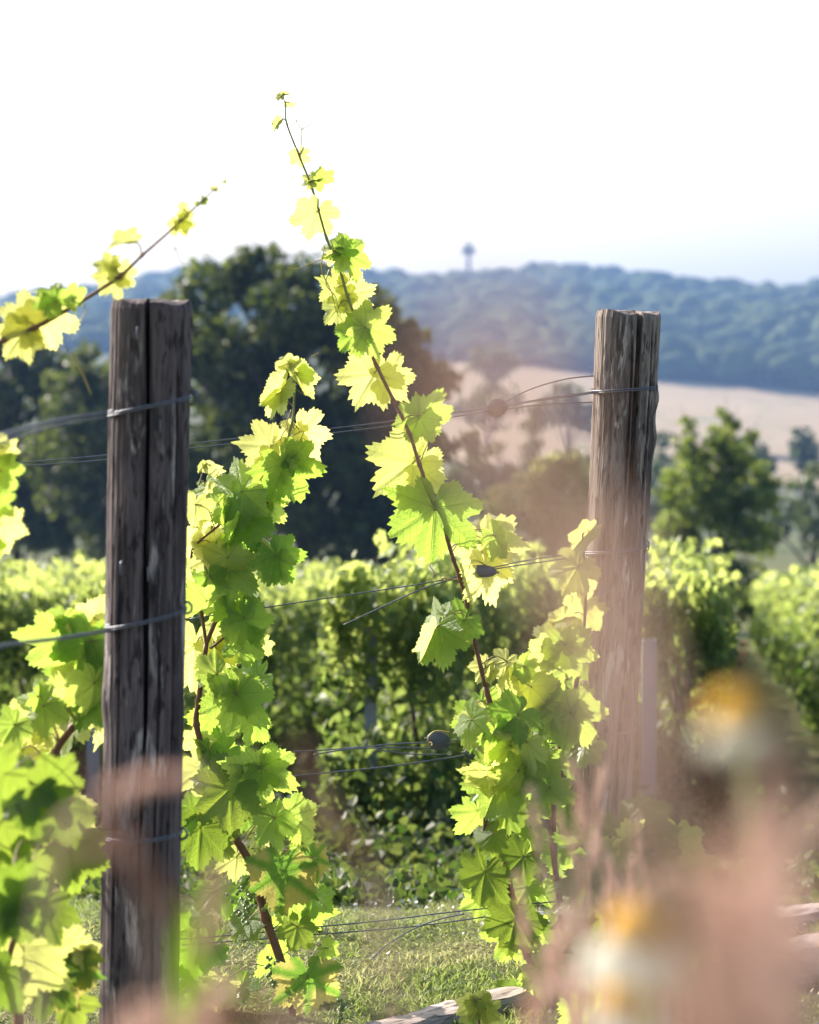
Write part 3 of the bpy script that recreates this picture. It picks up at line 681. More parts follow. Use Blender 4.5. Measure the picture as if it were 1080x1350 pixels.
tensioner(655, 538, 5.45, 26, 22, -12, 'round wire tensioner on the top wire left of the pale post')
tensioner(637, 753, 5.42, 34, 14, 3, 'flat dark wire tensioner on the second wire beside the tall shoot')
tensioner(578, 977, 5.42, 30, 22, 10, 'blue grey oval wire tensioner with a tendril curled round it')
tensioner(630, 994, 5.43, 34, 15, 4, 'dark flat wire tensioner half hidden under vine leaves')
m = MB(); p = P(420, 1182, 6.1); m.tube([(0, 0, 0), (0, 0, p.z - gz(p.x, 6.1))], .009, 8); o = m.build('iron_rod', M_iron, None, True, (p.x, 6.1, gz(p.x, 6.1))); tag(o, 'thin dark iron rod standing in the grass right of the middle vine', 'rod')
# ------------------------------------------------------------------ grape leaves
OUT = [(0, 1.03), (6, .95), (14, .87), (27, .76), (38, .85), (46, .90), (52, .98), (58, .90), (67, .81), (80, .69), (92, .75), (98, .77), (105, .84), (111, .77), (120, .69), (130, .61), (146, .60), (159, .52), (169, .40), (176, .20), (180, .05)]
VEINS = [0, 52, 105, 150]
def leaf_mesh(name, mat, seed, fold=.15, droop=.25, wave0=.07, curl=0.0, deep=1.0):
    rng = np.random.default_rng(seed); rs = random.Random(seed)
    NA = 240; ph = np.arange(NA) * 1.5 - 180          # degrees from the tip
    ap = np.abs(ph); ca = np.array([o[0] for o in OUT]); cr = np.array([o[1] for o in OUT])
    sinus = np.isin(ca, (27, 80, 130)); rad = np.zeros(NA)
    for sgn in (-1, 1):
        c2 = cr * (1 + rng.normal(0, .05, len(cr))); c2[sinus] *= 1 - .16 * deep * rng.random(3) * 1.5; c2[0] = 1.0
        # smooth interpolation
        r_ = np.interp(ap, ca, c2); k = (ph * sgn) >= 0; rad[k] = r_[k]
    rad = (np.roll(rad, 1) + 4 * rad + np.roll(rad, -1)) / 6
    tooth = np.zeros(NA); i = 0
    while i < NA:
        L = rs.choice([4, 5, 5, 6]); amp = rs.uniform(.06, .125)
        for k in range(L):
            if i + k < NA: tooth[i + k] = amp * (1 - abs(k - L // 2) / (L / 2) * 1.1) - .05
        i += L
    tooth *= np.clip((176 - ap) / 25, 0, 1)
    rad = rad * (1 + tooth)
    ts = np.array([.08, .2, .34, .5, .66, .82, .93, 1.0])
    A = np.radians(ph); p1, p2, p3 = rng.uniform(0, 6.28, 3)
    V = [(0, 0, 0)]
    def zed(x, y, t, a):
        r = np.hypot(x, y)
        wave = wave0 * .55; z = fold * .7 * np.abs(x) - droop * .8 * r ** 2 * (.6 + .4 * np.cos(a)) + wave * r * np.cos(2.6 * a + p1) + wave * .8 * r ** 2 * np.cos(6 * a + p2) + wave * .35 * r ** 2 * np.cos(13 * a + p3)
        z += curl * np.maximum(0, y) ** 2 * .6 + .05 * r * np.sin(5 * x + p1) * np.sin(4.3 * y + p2)
        return z
    for t in ts:
        for a, r in zip(A, rad):
            rr = r * t
            x, y = rr * math.sin(a), rr * math.cos(a); V.append((x, y, float(zed(x, y, t, a))))
    V = np.array(V)
    va = np.array([v * s for v in VEINS for s in (1, -1)])
    dmin = np.min(np.abs(((ph[:, None] - va[None]) + 180) % 360 - 180), axis=1)      # angle to the nearest vein
    r2 = np.hypot(V[1:, 0], V[1:, 1]).reshape(len(ts), NA)
    pe = r2 * np.sin(np.radians(np.minimum(dmin, 80)))[None]; al = r2 * np.cos(np.radians(np.minimum(dmin, 80)))[None]
    V[1:, 2] -= (.022 * np.exp(-(pe / .03) ** 2) * np.clip(1 - al, 0, 1)).ravel()
    V[1:, 2] += (.008 * np.sin(np.clip(pe, 0, .4) * 18) * r2).ravel()
    i = np.arange(NA - 1); F = []                      # open at the petiole sinus (180)
    for j in range(len(ts) - 1):
        b0, b1 = 1 + j * NA, 1 + (j + 1) * NA; F.append(np.stack([b0 + i, b1 + i, b1 + i + 1, b0 + i + 1], 1))
    T = np.stack([np.zeros(NA - 1, int), 1 + i, 2 + i], 1)
    me = arr_mesh(name, V, [np.concatenate(F), T], mat, True)
    uv = me.uv_layers.new(name='vein'); alv = np.concatenate([[0], al.ravel()]); pev = np.concatenate([[0], pe.ravel()])
    li = np.empty(len(me.loops), np.int32); me.loops.foreach_get('vertex_index', li)
    uv.data.foreach_set('uv', np.stack([alv[li], pev[li]], 1).astype(np.float32).ravel())
    return me
G = [leaf_mesh('leaf', M_leaf, 100 + i, *a) for i, a in enumerate([(.12, .25, .07, 0, 1), (.25, .30, .09, 0, 1.2), (.05, .35, .10, 0, .8), (-.15, .2, .10, 0, 1), (.30, .45, .08, 0, 1.1), (.10, .15, .13, .2, .7), (.45, .3, .07, 0, 1), (.02, .12, .06, 0, 1.3), (-.25, .35, .12, .1, 1), (.18, .6, .1, 0, .9)])]
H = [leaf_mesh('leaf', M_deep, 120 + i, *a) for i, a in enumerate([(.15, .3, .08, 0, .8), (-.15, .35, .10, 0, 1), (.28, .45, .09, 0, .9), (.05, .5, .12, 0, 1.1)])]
Y = [leaf_mesh('leaf', M_young, 140 + i, *a) for i, a in enumerate([(.10, .15, .06, 0, 1.1), (.22, .25, .08, 0, .9), (.02, .2, .08, 0, 1.2), (-.12, .22, .10, 0, 1)])]
CUR = [leaf_mesh('leaf', M_young, 160 + i, *a) for i, a in enumerate([(.9, .5, .10, 0, .8), (1.1, .9, .12, 0, .7)])]
TAW = [leaf_mesh('leaf', M_tawny, 170 + i, *a) for i, a in enumerate([(-.05, .28, .06, 0, .3), (.10, .40, .09, 0, .35)])]
CAMP = Vector((0, 0, CAM_Z))

class Vine:
    def __init__(s, name, label, root, seed):
        s.root = empty(name, root); tag(s.root, label, 'grapevine', 'grapevines')
        s.o = Vector(root); s.k = .90; s.rs = random.Random(seed); s.cane = MB(); s.pts = []; s.leaves = []; s.extra = []
    def w(s, v): return Vector(v) - s.o
    def add_cane(s, pix, r0, r1, young=False, n=8):
        sp = spline([P(*q) for q in pix], n); m = len(sp)
        rr = [(r0 + (r1 - r0) * i / (m - 1)) * (1.35 if i % n == 0 and 0 < i < m - 1 else 1) for i in range(m)]
        m = s.cane if not s.pts else MB()
        m.tube([s.w(p) for p in sp], rr, 8)
        if s.pts: m.build('green_shoot' if young else 'cane', M_shoot if young else M_cane, s.root)
        s.pts += sp; return sp
    def tendril(s, pix, r=.0009, coil=None):
        sp = spline([P(*q) for q in pix], 7)
        if coil:
            c = sp[-1]; rad, turns = coil
            u = (sp[-1] - sp[-2]).normalized(); v = u.cross(Vector((0, 1, 0))).normalized()
            for k in range(1, int(16 * turns)):
                t = 2 * math.pi * k / 16; q = rad * (1 - .3 * k / (16 * turns))
                sp.append(c + u * math.sin(t) * q + v * (1 - math.cos(t)) * q + Vector((0, .0012 * k, 0)))
        m = MB(); m.tube([s.w(p) for p in sp], [r * (1 - .5 * i / len(sp)) for i in range(len(sp))], 5); m.build('tendril', M_tend, s.root)
    def leaf(s, bx, by, tx, ty, d, mesh, roll=None, pitch=None, petiole=True, label=None, size=1.0, part=True):
        """bx,by: where the petiole meets the blade; tx,ty: tip of the blade"""
        roll = s.rs.uniform(-32, 32) if roll is None else roll; pitch = s.rs.uniform(-28, 28) if pitch is None else pitch
        b, t = P(bx, by, d), P(tx, ty, d); v = t - b; Li = v.length; ve = (b - CAMP).normalized()
        v = v / Li; v = (v - ve * v.dot(ve)).normalized()
        y = v * math.cos(R(pitch)) + ve * math.sin(R(pitch)); L = Li / max(.55, math.cos(R(pitch))) * size * s.k
        z = -ve; z = (z - y * z.dot(y)).normalized(); x = y.cross(z)
        wx = .5 if mesh in CUR else 1.0
        rm = Matrix.Rotation(R(roll), 3, y); x, z = rm @ x, rm @ z
        M = Matrix((x * L * wx, y * L, z * L)).transposed().to_4x4(); M.translation = s.w(b)
        if part: 
            o = link('leaf', mesh, s.root); o.matrix_local = M; own = o
            if label: o['label'] = label
        else: s.extra.append((mesh, M))
        if petiole and s.pts and part:
            q = min(s.pts, key=lambda p: (p - b).length + (.03 if p.z > b.z + .03 else 0))
            D = (q - b).length
            if D > .22: q = b + (q - b) * (.22 / D)
            mid = (q + b) / 2 + Vector((0, 0, .18 * min(D, .2))) - y * .12 * L
            m = MB(); m.tube([s.w(p) for p in spline([q, mid, b, b + y * L * .04 - z * .002], 5)], .0013, 6); iv = M.inverted(); m.v = [tuple(iv @ Vector(v_)) for v_ in m.v]; m.build('petiole', M_petiole, own)
    def fill(s, poly, n, d, dd, size, meshes, part=True, tips=90, spread=60):
        A = np.array(poly, float); x0, y0 = A.min(0); x1, y1 = A.max(0); k = 0; done = []
        def inside(x, y):
            c = False
            for (ax_, ay_), (bx_, by_) in zip(poly, poly[1:] + poly[:1]):
                if (ay_ > y) != (by_ > y) and x < (bx_ - ax_) * (y - ay_) / (by_ - ay_) + ax_: c = not c
            return c
        tries = 0
        while k < n and tries < n * 200:
            tries += 1
            x, y = s.rs.uniform(x0, x1), s.rs.uniform(y0, y1)
            if not inside(x, y): continue
            sz = s.rs.uniform(*size)
            if tries < n * 150 and any((x - a) ** 2 + (y - b) ** 2 < (sz * .42) ** 2 for a, b in done): continue
            an = R(tips + s.rs.uniform(-spread, spread)); done.append((x, y)); k += 1
            s.leaf(x, y - sz * .3, x + math.cos(an) * sz, y - sz * .3 + math.sin(an) * sz, d + s.rs.uniform(-dd, dd), s.rs.choice(meshes), s.rs.uniform(-45, 45), s.rs.uniform(-40, 40), part=part)
    def grapes(s, px, py, d, n, wpx, hpx):
        m = MB(); c = s.w(P(px, py, d)); k = d / FPX
        for i in range(n):
            t = i / n; q = c + Vector((s.rs.gauss(0, .5) * wpx * k * (1 - .6 * t), s.rs.gauss(0, .5) * wpx * k * .7, -t * hpx * k))
            r = s.rs.uniform(.0035, .0055); m.ell(q, (r, r, r), 9, 7); m.tube([q, q + (c - q) * .45 + Vector((0, 0, .006))], .0006, 4)
        m.build('grape_cluster', M_grape, s.root)
    def finish(s):
        if s.cane.v: s.cane.build('cane', M_cane, s.root)
        if s.extra:
            V = []; F4 = []; F3 = []; b = 0; al = []
            me_f = {}
            for me, M in s.extra:
                n = len(me.vertices); co = np.empty(n * 3, np.float32); me.vertices.foreach_get('co', co); co = co.reshape(-1, 3)
                A = np.array(M); V.append(co @ A[:3, :3].T + A[:3, 3])
                if me.name not in me_f:
                    me_f[me.name] = (np.array([p.vertices[:] for p in me.polygons if len(p.vertices) == 4]), np.array([p.vertices[:] for p in me.polygons if len(p.vertices) == 3]))
                    lu = np.empty(len(me.loops) * 2, np.float32); me.uv_layers['vein'].data.foreach_get('uv', lu); li = np.empty(len(me.loops), np.int32); me.loops.foreach_get('vertex_index', li)
                    u = np.zeros((n, 2), np.float32); u[li] = lu.reshape(-1, 2); me_f[me.name] += (u,)
                q, t, u = me_f[me.name]; F4.append(q + b); F3.append(t + b); al.append(u); b += n
            me2 = arr_mesh('inner_foliage', np.concatenate(V), [np.concatenate(F4), np.concatenate(F3)], M_leaf, True)
            u = np.concatenate(al); uv = me2.uv_layers.new(name='vein'); li = np.empty(len(me2.loops), np.int32); me2.loops.foreach_get('vertex_index', li)
            uv.data.foreach_set('uv', u[li].ravel()); o = link('inner_foliage', me2, s.root); o['kind'] = 'stuff'

# ---- right vine with the tall central shoot
D = 5.42
def groot(px, py, d): q = P(px, py, d); return (q.x, d, gz(q.x, d))
rv = Vine('grapevine', 'leafy grapevine against the pale post with one tall shoot rising high above the wires', groot(700, 1320, D), 1)
rv.add_cane([(722, 1420, D), (715, 1330, D), (690, 1240, D), (668, 1150, D), (672, 1060, D), (660, 980, D), (640, 905, D)], .013, .0065)
rv.add_cane([(715, 1330, D), (740, 1230, D), (730, 1120, D), (735, 1000, D + .02), (760, 900, D + .02), (772, 800, D), (768, 700, D)], .009, .002)
rv.add_cane([(690, 1240, D), (640, 1160, D), (640, 1080, D - .03), (650, 1010, D - .03)], .006, .003)
rv.add_cane([(640, 905, D), (627, 850, D), (617, 800, D), (606, 760, D - .02), (598, 738, D - .02), (585, 696, D - .02), (570, 660, D - .02), (553, 612, D - .02), (540, 572, D - .02), (520, 530, D), (497, 483, D), (473, 432, D)], .0052, .0036)
rv.add_cane([(473, 432, D), (458, 390, D), (447, 352, D), (431, 315, D), (411.5, 248, D), (396, 209, D), (378.5, 164, D), (376, 140, D), (373.5, 126, D)], .0036, .0011, True)
L = rv.leaf
L(395, 203, 398, 224, D, Y[0], 10, 10); 
L(413, 238, 397, 229, D, Y[3], 30, 20); L(420, 238, 446, 243, D, G[3], 40, 30); 
L(418, 279, 404, 316, D, Y[0], -14, 8, size=1.12); 
L(442, 330, 420, 323, D, G[0], 30, 20); L(440, 338, 433, 353, D, Y[3], -30, 10); L(455, 334, 498, 346, D, G[2], -35, 15); L(452, 327, 475, 336, D - .01, G[5], 30, 0)
L(450, 379, 417, 400, D + .01, Y[2], 5, 5); L(462, 388, 497, 379, D + .01, Y[0], -5, 5, size=1.1); 
L(446, 405, 452, 440, D + .01, Y[3], 20, 0)
L(482, 432, 531, 446, D - .02, G[7], -12, 12, size=1.0); L(471, 438, 444, 464, D - .01, G[5], 15, 10); 
L(494, 492, 462, 540, D + .01, Y[0], 6, 4, size=1.03); L(508, 498, 555, 492, D + .01, Y[2], -8, 6); 
L(553, 548, 604, 545, D - .02, G[5], 35, 18); L(552, 550, 537, 590, D - .015, G[0], 10, 10); 
L(545, 610, 490, 648, D + .01, Y[0], 4, 4, size=1.1); L(553, 612, 588, 626, D + .02, Y[2], -6, 6, size=1.12); 
L(573, 670, 566, 748, D - .03, G[7], 8, 10, size=1.1, label='large bright green leaf facing out, its lower lobe glowing yellow'); 
L(640, 712, 672, 772, D + .02, Y[1], 15, 10); L(652, 706, 676, 738, D - .01, G[4], -35, 10); L(640, 745, 655, 805, D + .01, Y[0], -35, 10); L(648, 702, 614, 722, D + .03, Y[3], 20, 10); 
L(612, 818, 578, 848, D - .01, G[0], 20, 10); L(588, 812, 574, 800, D, CUR[0], 10, 10); L(578, 825, 540, 876, D - .01, G[8], 45, 20); L(573, 835, 560, 880, D, Y[1], -50, 10)
for a in [((441, 338, D), (430, 340, D), (410, 347, D), (392, 354, D), (377, 352, D)), ((428, 325, D - .01), (424, 355, D - .02), (437, 385, D - .02), (446, 415, D - .02), (470, 440, D - .02)), ((434, 355, D), (430, 375, D - .01), (444, 395, D - .02), (446, 430, D - .02))]: rv.tendril(a, .0014)
rv.tendril([(396, 207, D), (397.5, 185, D), (398, 171, D), (407, 150, D), (416, 139, D)], .0011); rv.tendril([(398, 171, D), (415, 160, D), (432, 145, D)], .0009); rv.tendril([(398, 171, D), (391, 160, D), (383, 142, D)], .0009); rv.tendril([(391, 160, D), (395, 150, D), (398, 145, D)], .0007); rv.tendril([(391, 160, D), (380, 170, D), (368, 172, D)], .0007); rv.tendril([(373, 126, D), (384, 122, D), (390, 118, D)], .0007)
L(370, 127, 361, 130, D, Y[0], 40, 10); L(381, 135, 395, 138, D, CUR[0], 40, 10); L(368, 160, 356, 173, D, CUR[1], 20, 10); L(373, 124, 366, 122, D, CUR[0], 20, 10); L(375, 124, 384, 121, D, CUR[0], -20, 10)
rv.tendril([(620, 775, D), (628, 800, D - .01), (636, 820, D - .01), (632, 838, D), (620, 842, D)], .0015, (.008, 1)); rv.tendril([(566, 745, D), (572, 755, D), (568, 765, D)], .0012, (.006, 1)); rv.tendril([(612, 760, D - .01), (600, 764, D - .01), (585, 762, D - .01)], .0016, (.004, 2)); rv.tendril([(560, 575, D), (565, 560, D), (555, 552, D)], .001, (.004, 2)); rv.tendril([(545, 560, D), (541, 548, D), (536, 552, D)], .001, (.005, 2)); rv.tendril([(553, 612, D), (562, 590, D), (568, 575, D), (561, 560, D), (560, 548, D)], .0013)
rv.tendril([(594, 966, D - .03), (575, 964, D - .03), (565, 972, D - .03), (566, 982, D - .03)], .0022, (.004, 1)); rv.tendril([(455, 375, D), (440, 380, D), (448, 372, D)], .0009); rv.tendril([(420, 465, D), (410, 470, D)], .0009)
# along the pale post
rv.k = .80
L(776, 702, 742, 735, D, CUR[0], 10, 10); L(762, 748, 732, 795, D, Y[0], 25, 8); L(772, 770, 752, 800, D + .02, Y[2], -30, 10); L(770, 802, 755, 850, D + .01, Y[1], -15, 10); L(745, 815, 705, 828, D - .01, CUR[1], 10, 20); L(760, 830, 735, 845, D, Y[3], 10, 10); L(735, 842, 695, 865, D, Y[0], 15, 10); L(745, 850, 760, 905, D - .02, G[2], 5, 12, size=1.05); L(725, 855, 722, 905, D - .01, Y[1], -20, 10)
L(752, 940, 790, 985, D - .05, G[0], -12, 8, size=1.15); L(740, 935, 712, 985, D - .03, G[5], 15, 10); L(690, 878, 712, 900, D - .02, G[5], -30, 20); L(668, 872, 652, 905, D - .02, Y[2], 20, 10); L(640, 878, 622, 905, D, Y[1], 20, 10); L(650, 885, 640, 905, D - .02, CUR[1], 0, 10)
L(640, 955, 598, 990, D - .05, Y[1], 15, 12); L(640, 965, 610, 1000, D - .03, G[1], 30, 10); L(700, 905, 690, 965, D - .02, Y[2], 5, 15); L(690, 895, 720, 955, D - .01, Y[0], -25, 15)
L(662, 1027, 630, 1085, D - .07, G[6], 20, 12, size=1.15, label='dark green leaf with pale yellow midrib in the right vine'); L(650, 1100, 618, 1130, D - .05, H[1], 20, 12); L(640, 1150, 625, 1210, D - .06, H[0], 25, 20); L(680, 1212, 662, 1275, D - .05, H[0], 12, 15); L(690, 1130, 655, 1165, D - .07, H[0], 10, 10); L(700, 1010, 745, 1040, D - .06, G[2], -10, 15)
rv.fill([(655, 905), (720, 895), (775, 870), (785, 1000), (752, 1060), (770, 1200), (740, 1290), (690, 1290), (655, 1230), (628, 1190), (612, 1120), (632, 1070), (615, 1000), (618, 965)], 50, D + .07, .13, (30, 58), G + H + Y[:1], False, 100, 65)
rv.fill([(610, 945), (690, 930), (770, 960), (770, 1030), (740, 1060), (700, 1060), (630, 1100), (618, 1050)], 12, D - .10, .03, (38, 60), G + Y, True, 100, 55)
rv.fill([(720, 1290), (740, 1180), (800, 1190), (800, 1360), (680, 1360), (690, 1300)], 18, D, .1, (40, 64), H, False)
rv.finish()
# ---- low leaves right of the post
lv = Vine('grapevine', 'low dark leafy vine growing in front of the foot of the pale post', groot(820, 1330, 5.2), 2)
lv.add_cane([(815, 1400, 5.2), (822, 1300, 5.2), (815, 1200, 5.2), (830, 1120, 5.2)], .008, .003)
lv.leaf(826, 1105, 862, 1108, 5.1, Y[1], 20, 20); lv.leaf(815, 1120, 808, 1155, 5.1, Y[0], 20, 20); lv.leaf(850, 1120, 845, 1175, 5.1, G[2], 0, 10)
lv.fill([(775, 1090), (840, 1075), (900, 1130), (910, 1200), (870, 1330), (770, 1350), (760, 1200)], 34, 5.2, .08, (42, 68), H + G[:3], True)
lv.finish()
sv = Vine('grapevine', 'small bright green vine sprout beside the grey timber edging', groot(632, 1350, 5.0), 3)
sv.add_cane([(630, 1400, 5.0), (632, 1350, 5.0), (628, 1320, 5.0)], .003, .0015, True)
for a in [(622, 1325, 600, 1340, 1), (630, 1320, 640, 1345, 0), (640, 1330, 660, 1345, 2), (625, 1318, 612, 1318, 3), (634, 1318, 650, 1325, 1), (620, 1340, 612, 1360, 0), (645, 1345, 660, 1365, 2)]: sv.leaf(*a[:4], 5.0, Y[a[4]])
sv.finish()

# ---- middle vine
D = 5.32
mv = Vine('grapevine', 'tall leafy grapevine just right of the dark post with a tawny leaf near its foot', groot(385, 1320, D), 4)
mv.k = .79
mv.add_cane([(400, 1400, D), (375, 1284, D), (351, 1212, D), (332, 1143, D), (304, 1092, D), (292, 1036, D), (272, 998, D), (259, 955, D), (262, 924, D), (272, 849, D)], .011, .0055)
mv.add_cane([(272, 849, D), (285, 818, D), (298, 795, D), (327, 740, D), (335, 708, D), (357, 650, D), (378, 585, D)], .005, .003)
mv.add_cane([(378, 585, D), (386, 552, D), (388, 520, D), (388, 493, D), (376, 472, D)], .003, .0013, True)
mv.add_cane([(272, 849, D), (266, 810, D), (258, 760, D), (254, 725, D), (288, 693, D), (318, 665, D)], .004, .002)
mv.add_cane([(277, 855, D), (300, 838, D), (318, 828, D)], .003, .002); mv.add_cane([(262, 640, D + .03), (268, 620, D + .03), (273, 608, D + .03)], .002, .001, True)
L = mv.leaf
L(384, 482, 352, 502, D, CUR[0], 30, 15); L(380, 478, 362, 486, D, Y[3], 20, 10); L(372, 512, 340, 566, D, CUR[1], 10, 12); L(364, 520, 336, 545, D, CUR[0], -20, 15); L(392, 494, 428, 532, D, CUR[0], -25, 10); L(396, 492, 415, 505, D, G[8], 30, 10); L(378, 508, 375, 528, D, CUR[1], 20, 10)
L(396, 568, 424, 618, D + .01, Y[0], -10, 8, size=1.05); L(388, 566, 384, 598, D + .01, Y[2], 15, 10)
L(358, 588, 318, 634, D - .01, Y[2], 10, 8, size=1.05); L(376, 612, 408, 674, D - .03, G[7], -8, 10, size=1.05); L(365, 608, 345, 650, D - .02, Y[1], 20, 10); L(384, 603, 412, 620, D - .02, G[2], -30, 10); L(350, 640, 352, 690, D - .01, G[0], 0, 10)
L(277, 614, 304, 628, D + .03, CUR[0], 20, 10); L(268, 614, 256, 625, D + .03, CUR[1], 20, 10); L(275, 640, 272, 660, D + .03, CUR[1], -20, 10)
L(318, 648, 262, 694, D - .03, G[3], 30, 20, size=1.02); L(328, 682, 288, 728, D - .03, G[2], 8, 8); L(352, 668, 352, 712, D, G[5], -20, 8); L(258, 665, 252, 705, D, Y[1], 10, 10)
L(361, 735, 336, 778, D - .04, G[0], 20, 10); L(364, 732, 396, 776, D - .05, G[7], -18, 10, size=1.05); L(300, 735, 290, 790, D - .02, Y[0], 10, 10); L(276, 760, 282, 800, D - .03, G[2], 20, 10); L(302, 800, 300, 838, D - .04, G[0], -30, 10); L(322, 770, 335, 795, D, G[6], -30, 10)
L(322, 815, 352, 858, D - .05, G[2], -12, 6, size=1.05); L(318, 842, 322, 895, D - .03, G[3], 30, 10); L(345, 850, 362, 868, D + .02, Y[0], -10, 10); L(285, 855, 290, 902, D + .04, Y[2], 10, 5); L(258, 850, 252, 930, D + .06, Y[0], 5, 5, size=1.02); L(300, 850, 312, 885, D + .05, Y[1], -10, 5)
L(312, 915, 300, 985, D - .07, G[7], 10, 10, size=1.08); L(312, 912, 358, 925, D - .065, G[0], -15, 12); L(335, 950, 362, 985, D - .03, G[8], -30, 10); L(262, 975, 255, 1010, D, Y[1], 10, 10)
L(268, 1015, 262, 1065, D + .06, Y[0], 10, 5, size=1.1); L(342, 1012, 350, 1085, D - .05, G[7], -10, 10, size=1.05); L(345, 1010, 380, 1040, D - .045, G[0], -15, 10); L(312, 1020, 330, 1050, D - .03, G[2], 30, 15); L(305, 1040, 244, 1092, D - .06, H[0], 15, 12, size=1.0); L(385, 1075, 428, 1105, D - .02, G[1], -20, 12); L(372, 1075, 395, 1060, D, Y[3], -30, 12); L(362, 1078, 326, 1120, D - .05, G[2], 25, 12); L(265, 1090, 255, 1165, D - .02, H[0], 15, 12); L(290, 1095, 268, 1130, D, H[2], 20, 10); L(312, 1130, 306, 1172, D + .04, Y[0], 10, 5); L(345, 1100, 352, 1130, D + .04, Y[2], 10, 5); L(398, 1112, 410, 1140, D + .02, G[5], -20, 10)
L(371, 1148, 368, 1218, D - .08, TAW[0], 6, 8, size=1.08, label='broad tawny leaf with green veins facing out'); L(405, 1288, 408, 1352, D - .10, TAW[1], -6, 18, size=1.1, label='tawny dark veined leaf low on the vine'); L(412, 1130, 430, 1172, D - .04, TAW[1], -35, 5); L(430, 1250, 452, 1262, D - .04, G[2], -10, 10); L(392, 1222, 380, 1265, D - .03, H[0], 20, 10); L(395, 1150, 400, 1200, D - .02, Y[0], -30, 10); L(288, 1300, 285, 1345, D, Y[1], 10, 10)
for a in [[(318, 712, D), (345, 700, D), (352, 712, D)], [(285, 720, D), (276, 735, D), (285, 745, D)], [(385, 575, D - .02), (400, 568, D - .02), (396, 580, D - .02)], [(380, 560, D - .02), (370, 580, D - .02), (378, 590, D - .02)], [(300, 845, D - .03), (310, 860, D - .03), (320, 855, D - .03)]]: mv.tendril(a, .0012, (.006, 1.5))
mv.tendril([(388, 512, D), (402, 520, D), (414, 517, D)], .0013); mv.tendril([(388, 537, D), (380, 530, D), (374, 528, D)], .0013); mv.tendril([(384, 540, D), (378, 560, D), (384, 575, D)], .0013)
mv.fill([(250, 690), (320, 660), (345, 700), (318, 770), (350, 800), (345, 890), (362, 960), (365, 1060), (410, 1090), (420, 1180), (435, 1260), (420, 1350), (300, 1350), (240, 1330), (240, 1000)], 32, D + .13, .11, (28, 54), G + H + Y[:3], False, 100, 65)
mv.fill([(250, 640), (300, 650), (330, 690), (320, 790), (300, 830), (255, 830)], 8, D + .03, .05, (38, 58), Y + G[:3], True, 100, 60)
mv.fill([(256, 730), (320, 720), (330, 800), (330, 900), (350, 980), (350, 1080), (400, 1120), (400, 1270), (330, 1290), (250, 1200), (250, 900)], 9, D - .02, .05, (36, 60), G + H, True, 100, 65)
mv.grapes(322, 1172, D - .06, 34, 34, 45); mv.grapes(360, 1262, D - .05, 22, 20, 40); mv.grapes(448, 1318, D - .05, 14, 10, 40)
mv.finish()

# ---- left vine, nearer
D = 4.35
tv = Vine('grapevine', 'blurred leafy grapevine left of the dark post, a long shoot arching over its top', groot(40, 1500, D), 5)
tv.k = .90
tv.add_cane([(30, 1600, D), (25, 1300, D), (45, 1100, D), (70, 1000, D), (95, 960, D), (120, 925, D), (150, 885, D)], .010, .004)
D2 = 3.95
tv.add_cane([(-60, 1500, D2 - .2), (-70, 1000, D2 - .2), (-60, 600, D2 - .1), (-35, 480, D2), (6, 448, D2), (44, 433, D2), (104, 399, D2), (157, 365, D2), (187, 337, D2), (228, 301, D2), (267, 264, D2), (296, 238, D2)], .007, .0009)
L = tv.leaf
L(40, 425, -6, 402, D2, Y[0], 6, 6, size=1.0); L(30, 440, 0, 475, D2, Y[1], 10, 10); L(58, 415, 76, 470, D2, Y[2], 8, 8); L(62, 400, 55, 380, D2 - .02, G[0], 25, 10); 
L(150, 366, 128, 393, D2, Y[2], 10, 8); L(158, 360, 186, 356, D2, Y[0], -10, 8); L(172, 318, 134, 322, D2, CUR[0], 40, 10); 
L(96, 396, 118, 380, D2 - .02, G[8], 30, 10); L(74, 398, 46, 376, D2 - .02, G[2], 20, 10); L(146, 352, 120, 344, D2, Y[1], 20, 8); L(240, 290, 262, 298, D2, Y[2], -10, 8)
L(236, 292, 246, 314, D2, Y[0], 5, 8); L(243, 275, 240, 262, D2, Y[3], 30, 8); L(262, 268, 256, 264, D2, G[8], 40, 10); L(268, 262, 264, 272, D2, G[8], 40, 10); L(296, 240, 298, 234, D2, CUR[1], 20, 10); L(284, 250, 274, 246, D2, CUR[0], 20, 10)
tv.tendril([(232, 300, D2), (231, 325, D2), (222, 342, D2), (205, 343, D2), (192, 340, D2)], .0008); tv.tendril([(231, 325, D2), (238, 345, D2), (250, 348, D2)], .0008); tv.tendril([(296, 238, D2), (299, 225, D2), (302, 214, D2)], .0006); tv.tendril([(110, 400, D2), (112, 412, D2), (98, 432, D2), (90, 450, D2)], .0010); tv.tendril([(88, 455, D2), (92, 475, D2), (98, 490, D2)], .0009); tv.tendril([(95, 465, D2), (110, 495, D2), (120, 520, D2)], .0022)
L(2, 590, 28, 600, D2 - .1, Y[0], 20, 10); L(0, 620, 25, 650, D2 - .1, G[0], -10, 10); L(-5, 660, 20, 680, D2 - .1, G[7], -15, 10); L(0, 690, 12, 735, D2 - .1, Y[1], -15, 10); L(-20, 600, 10, 640, D2 - .1, Y[2], -15, 10); L(-10, 720, 5, 738, D2 - .1, G[1], -15, 10)
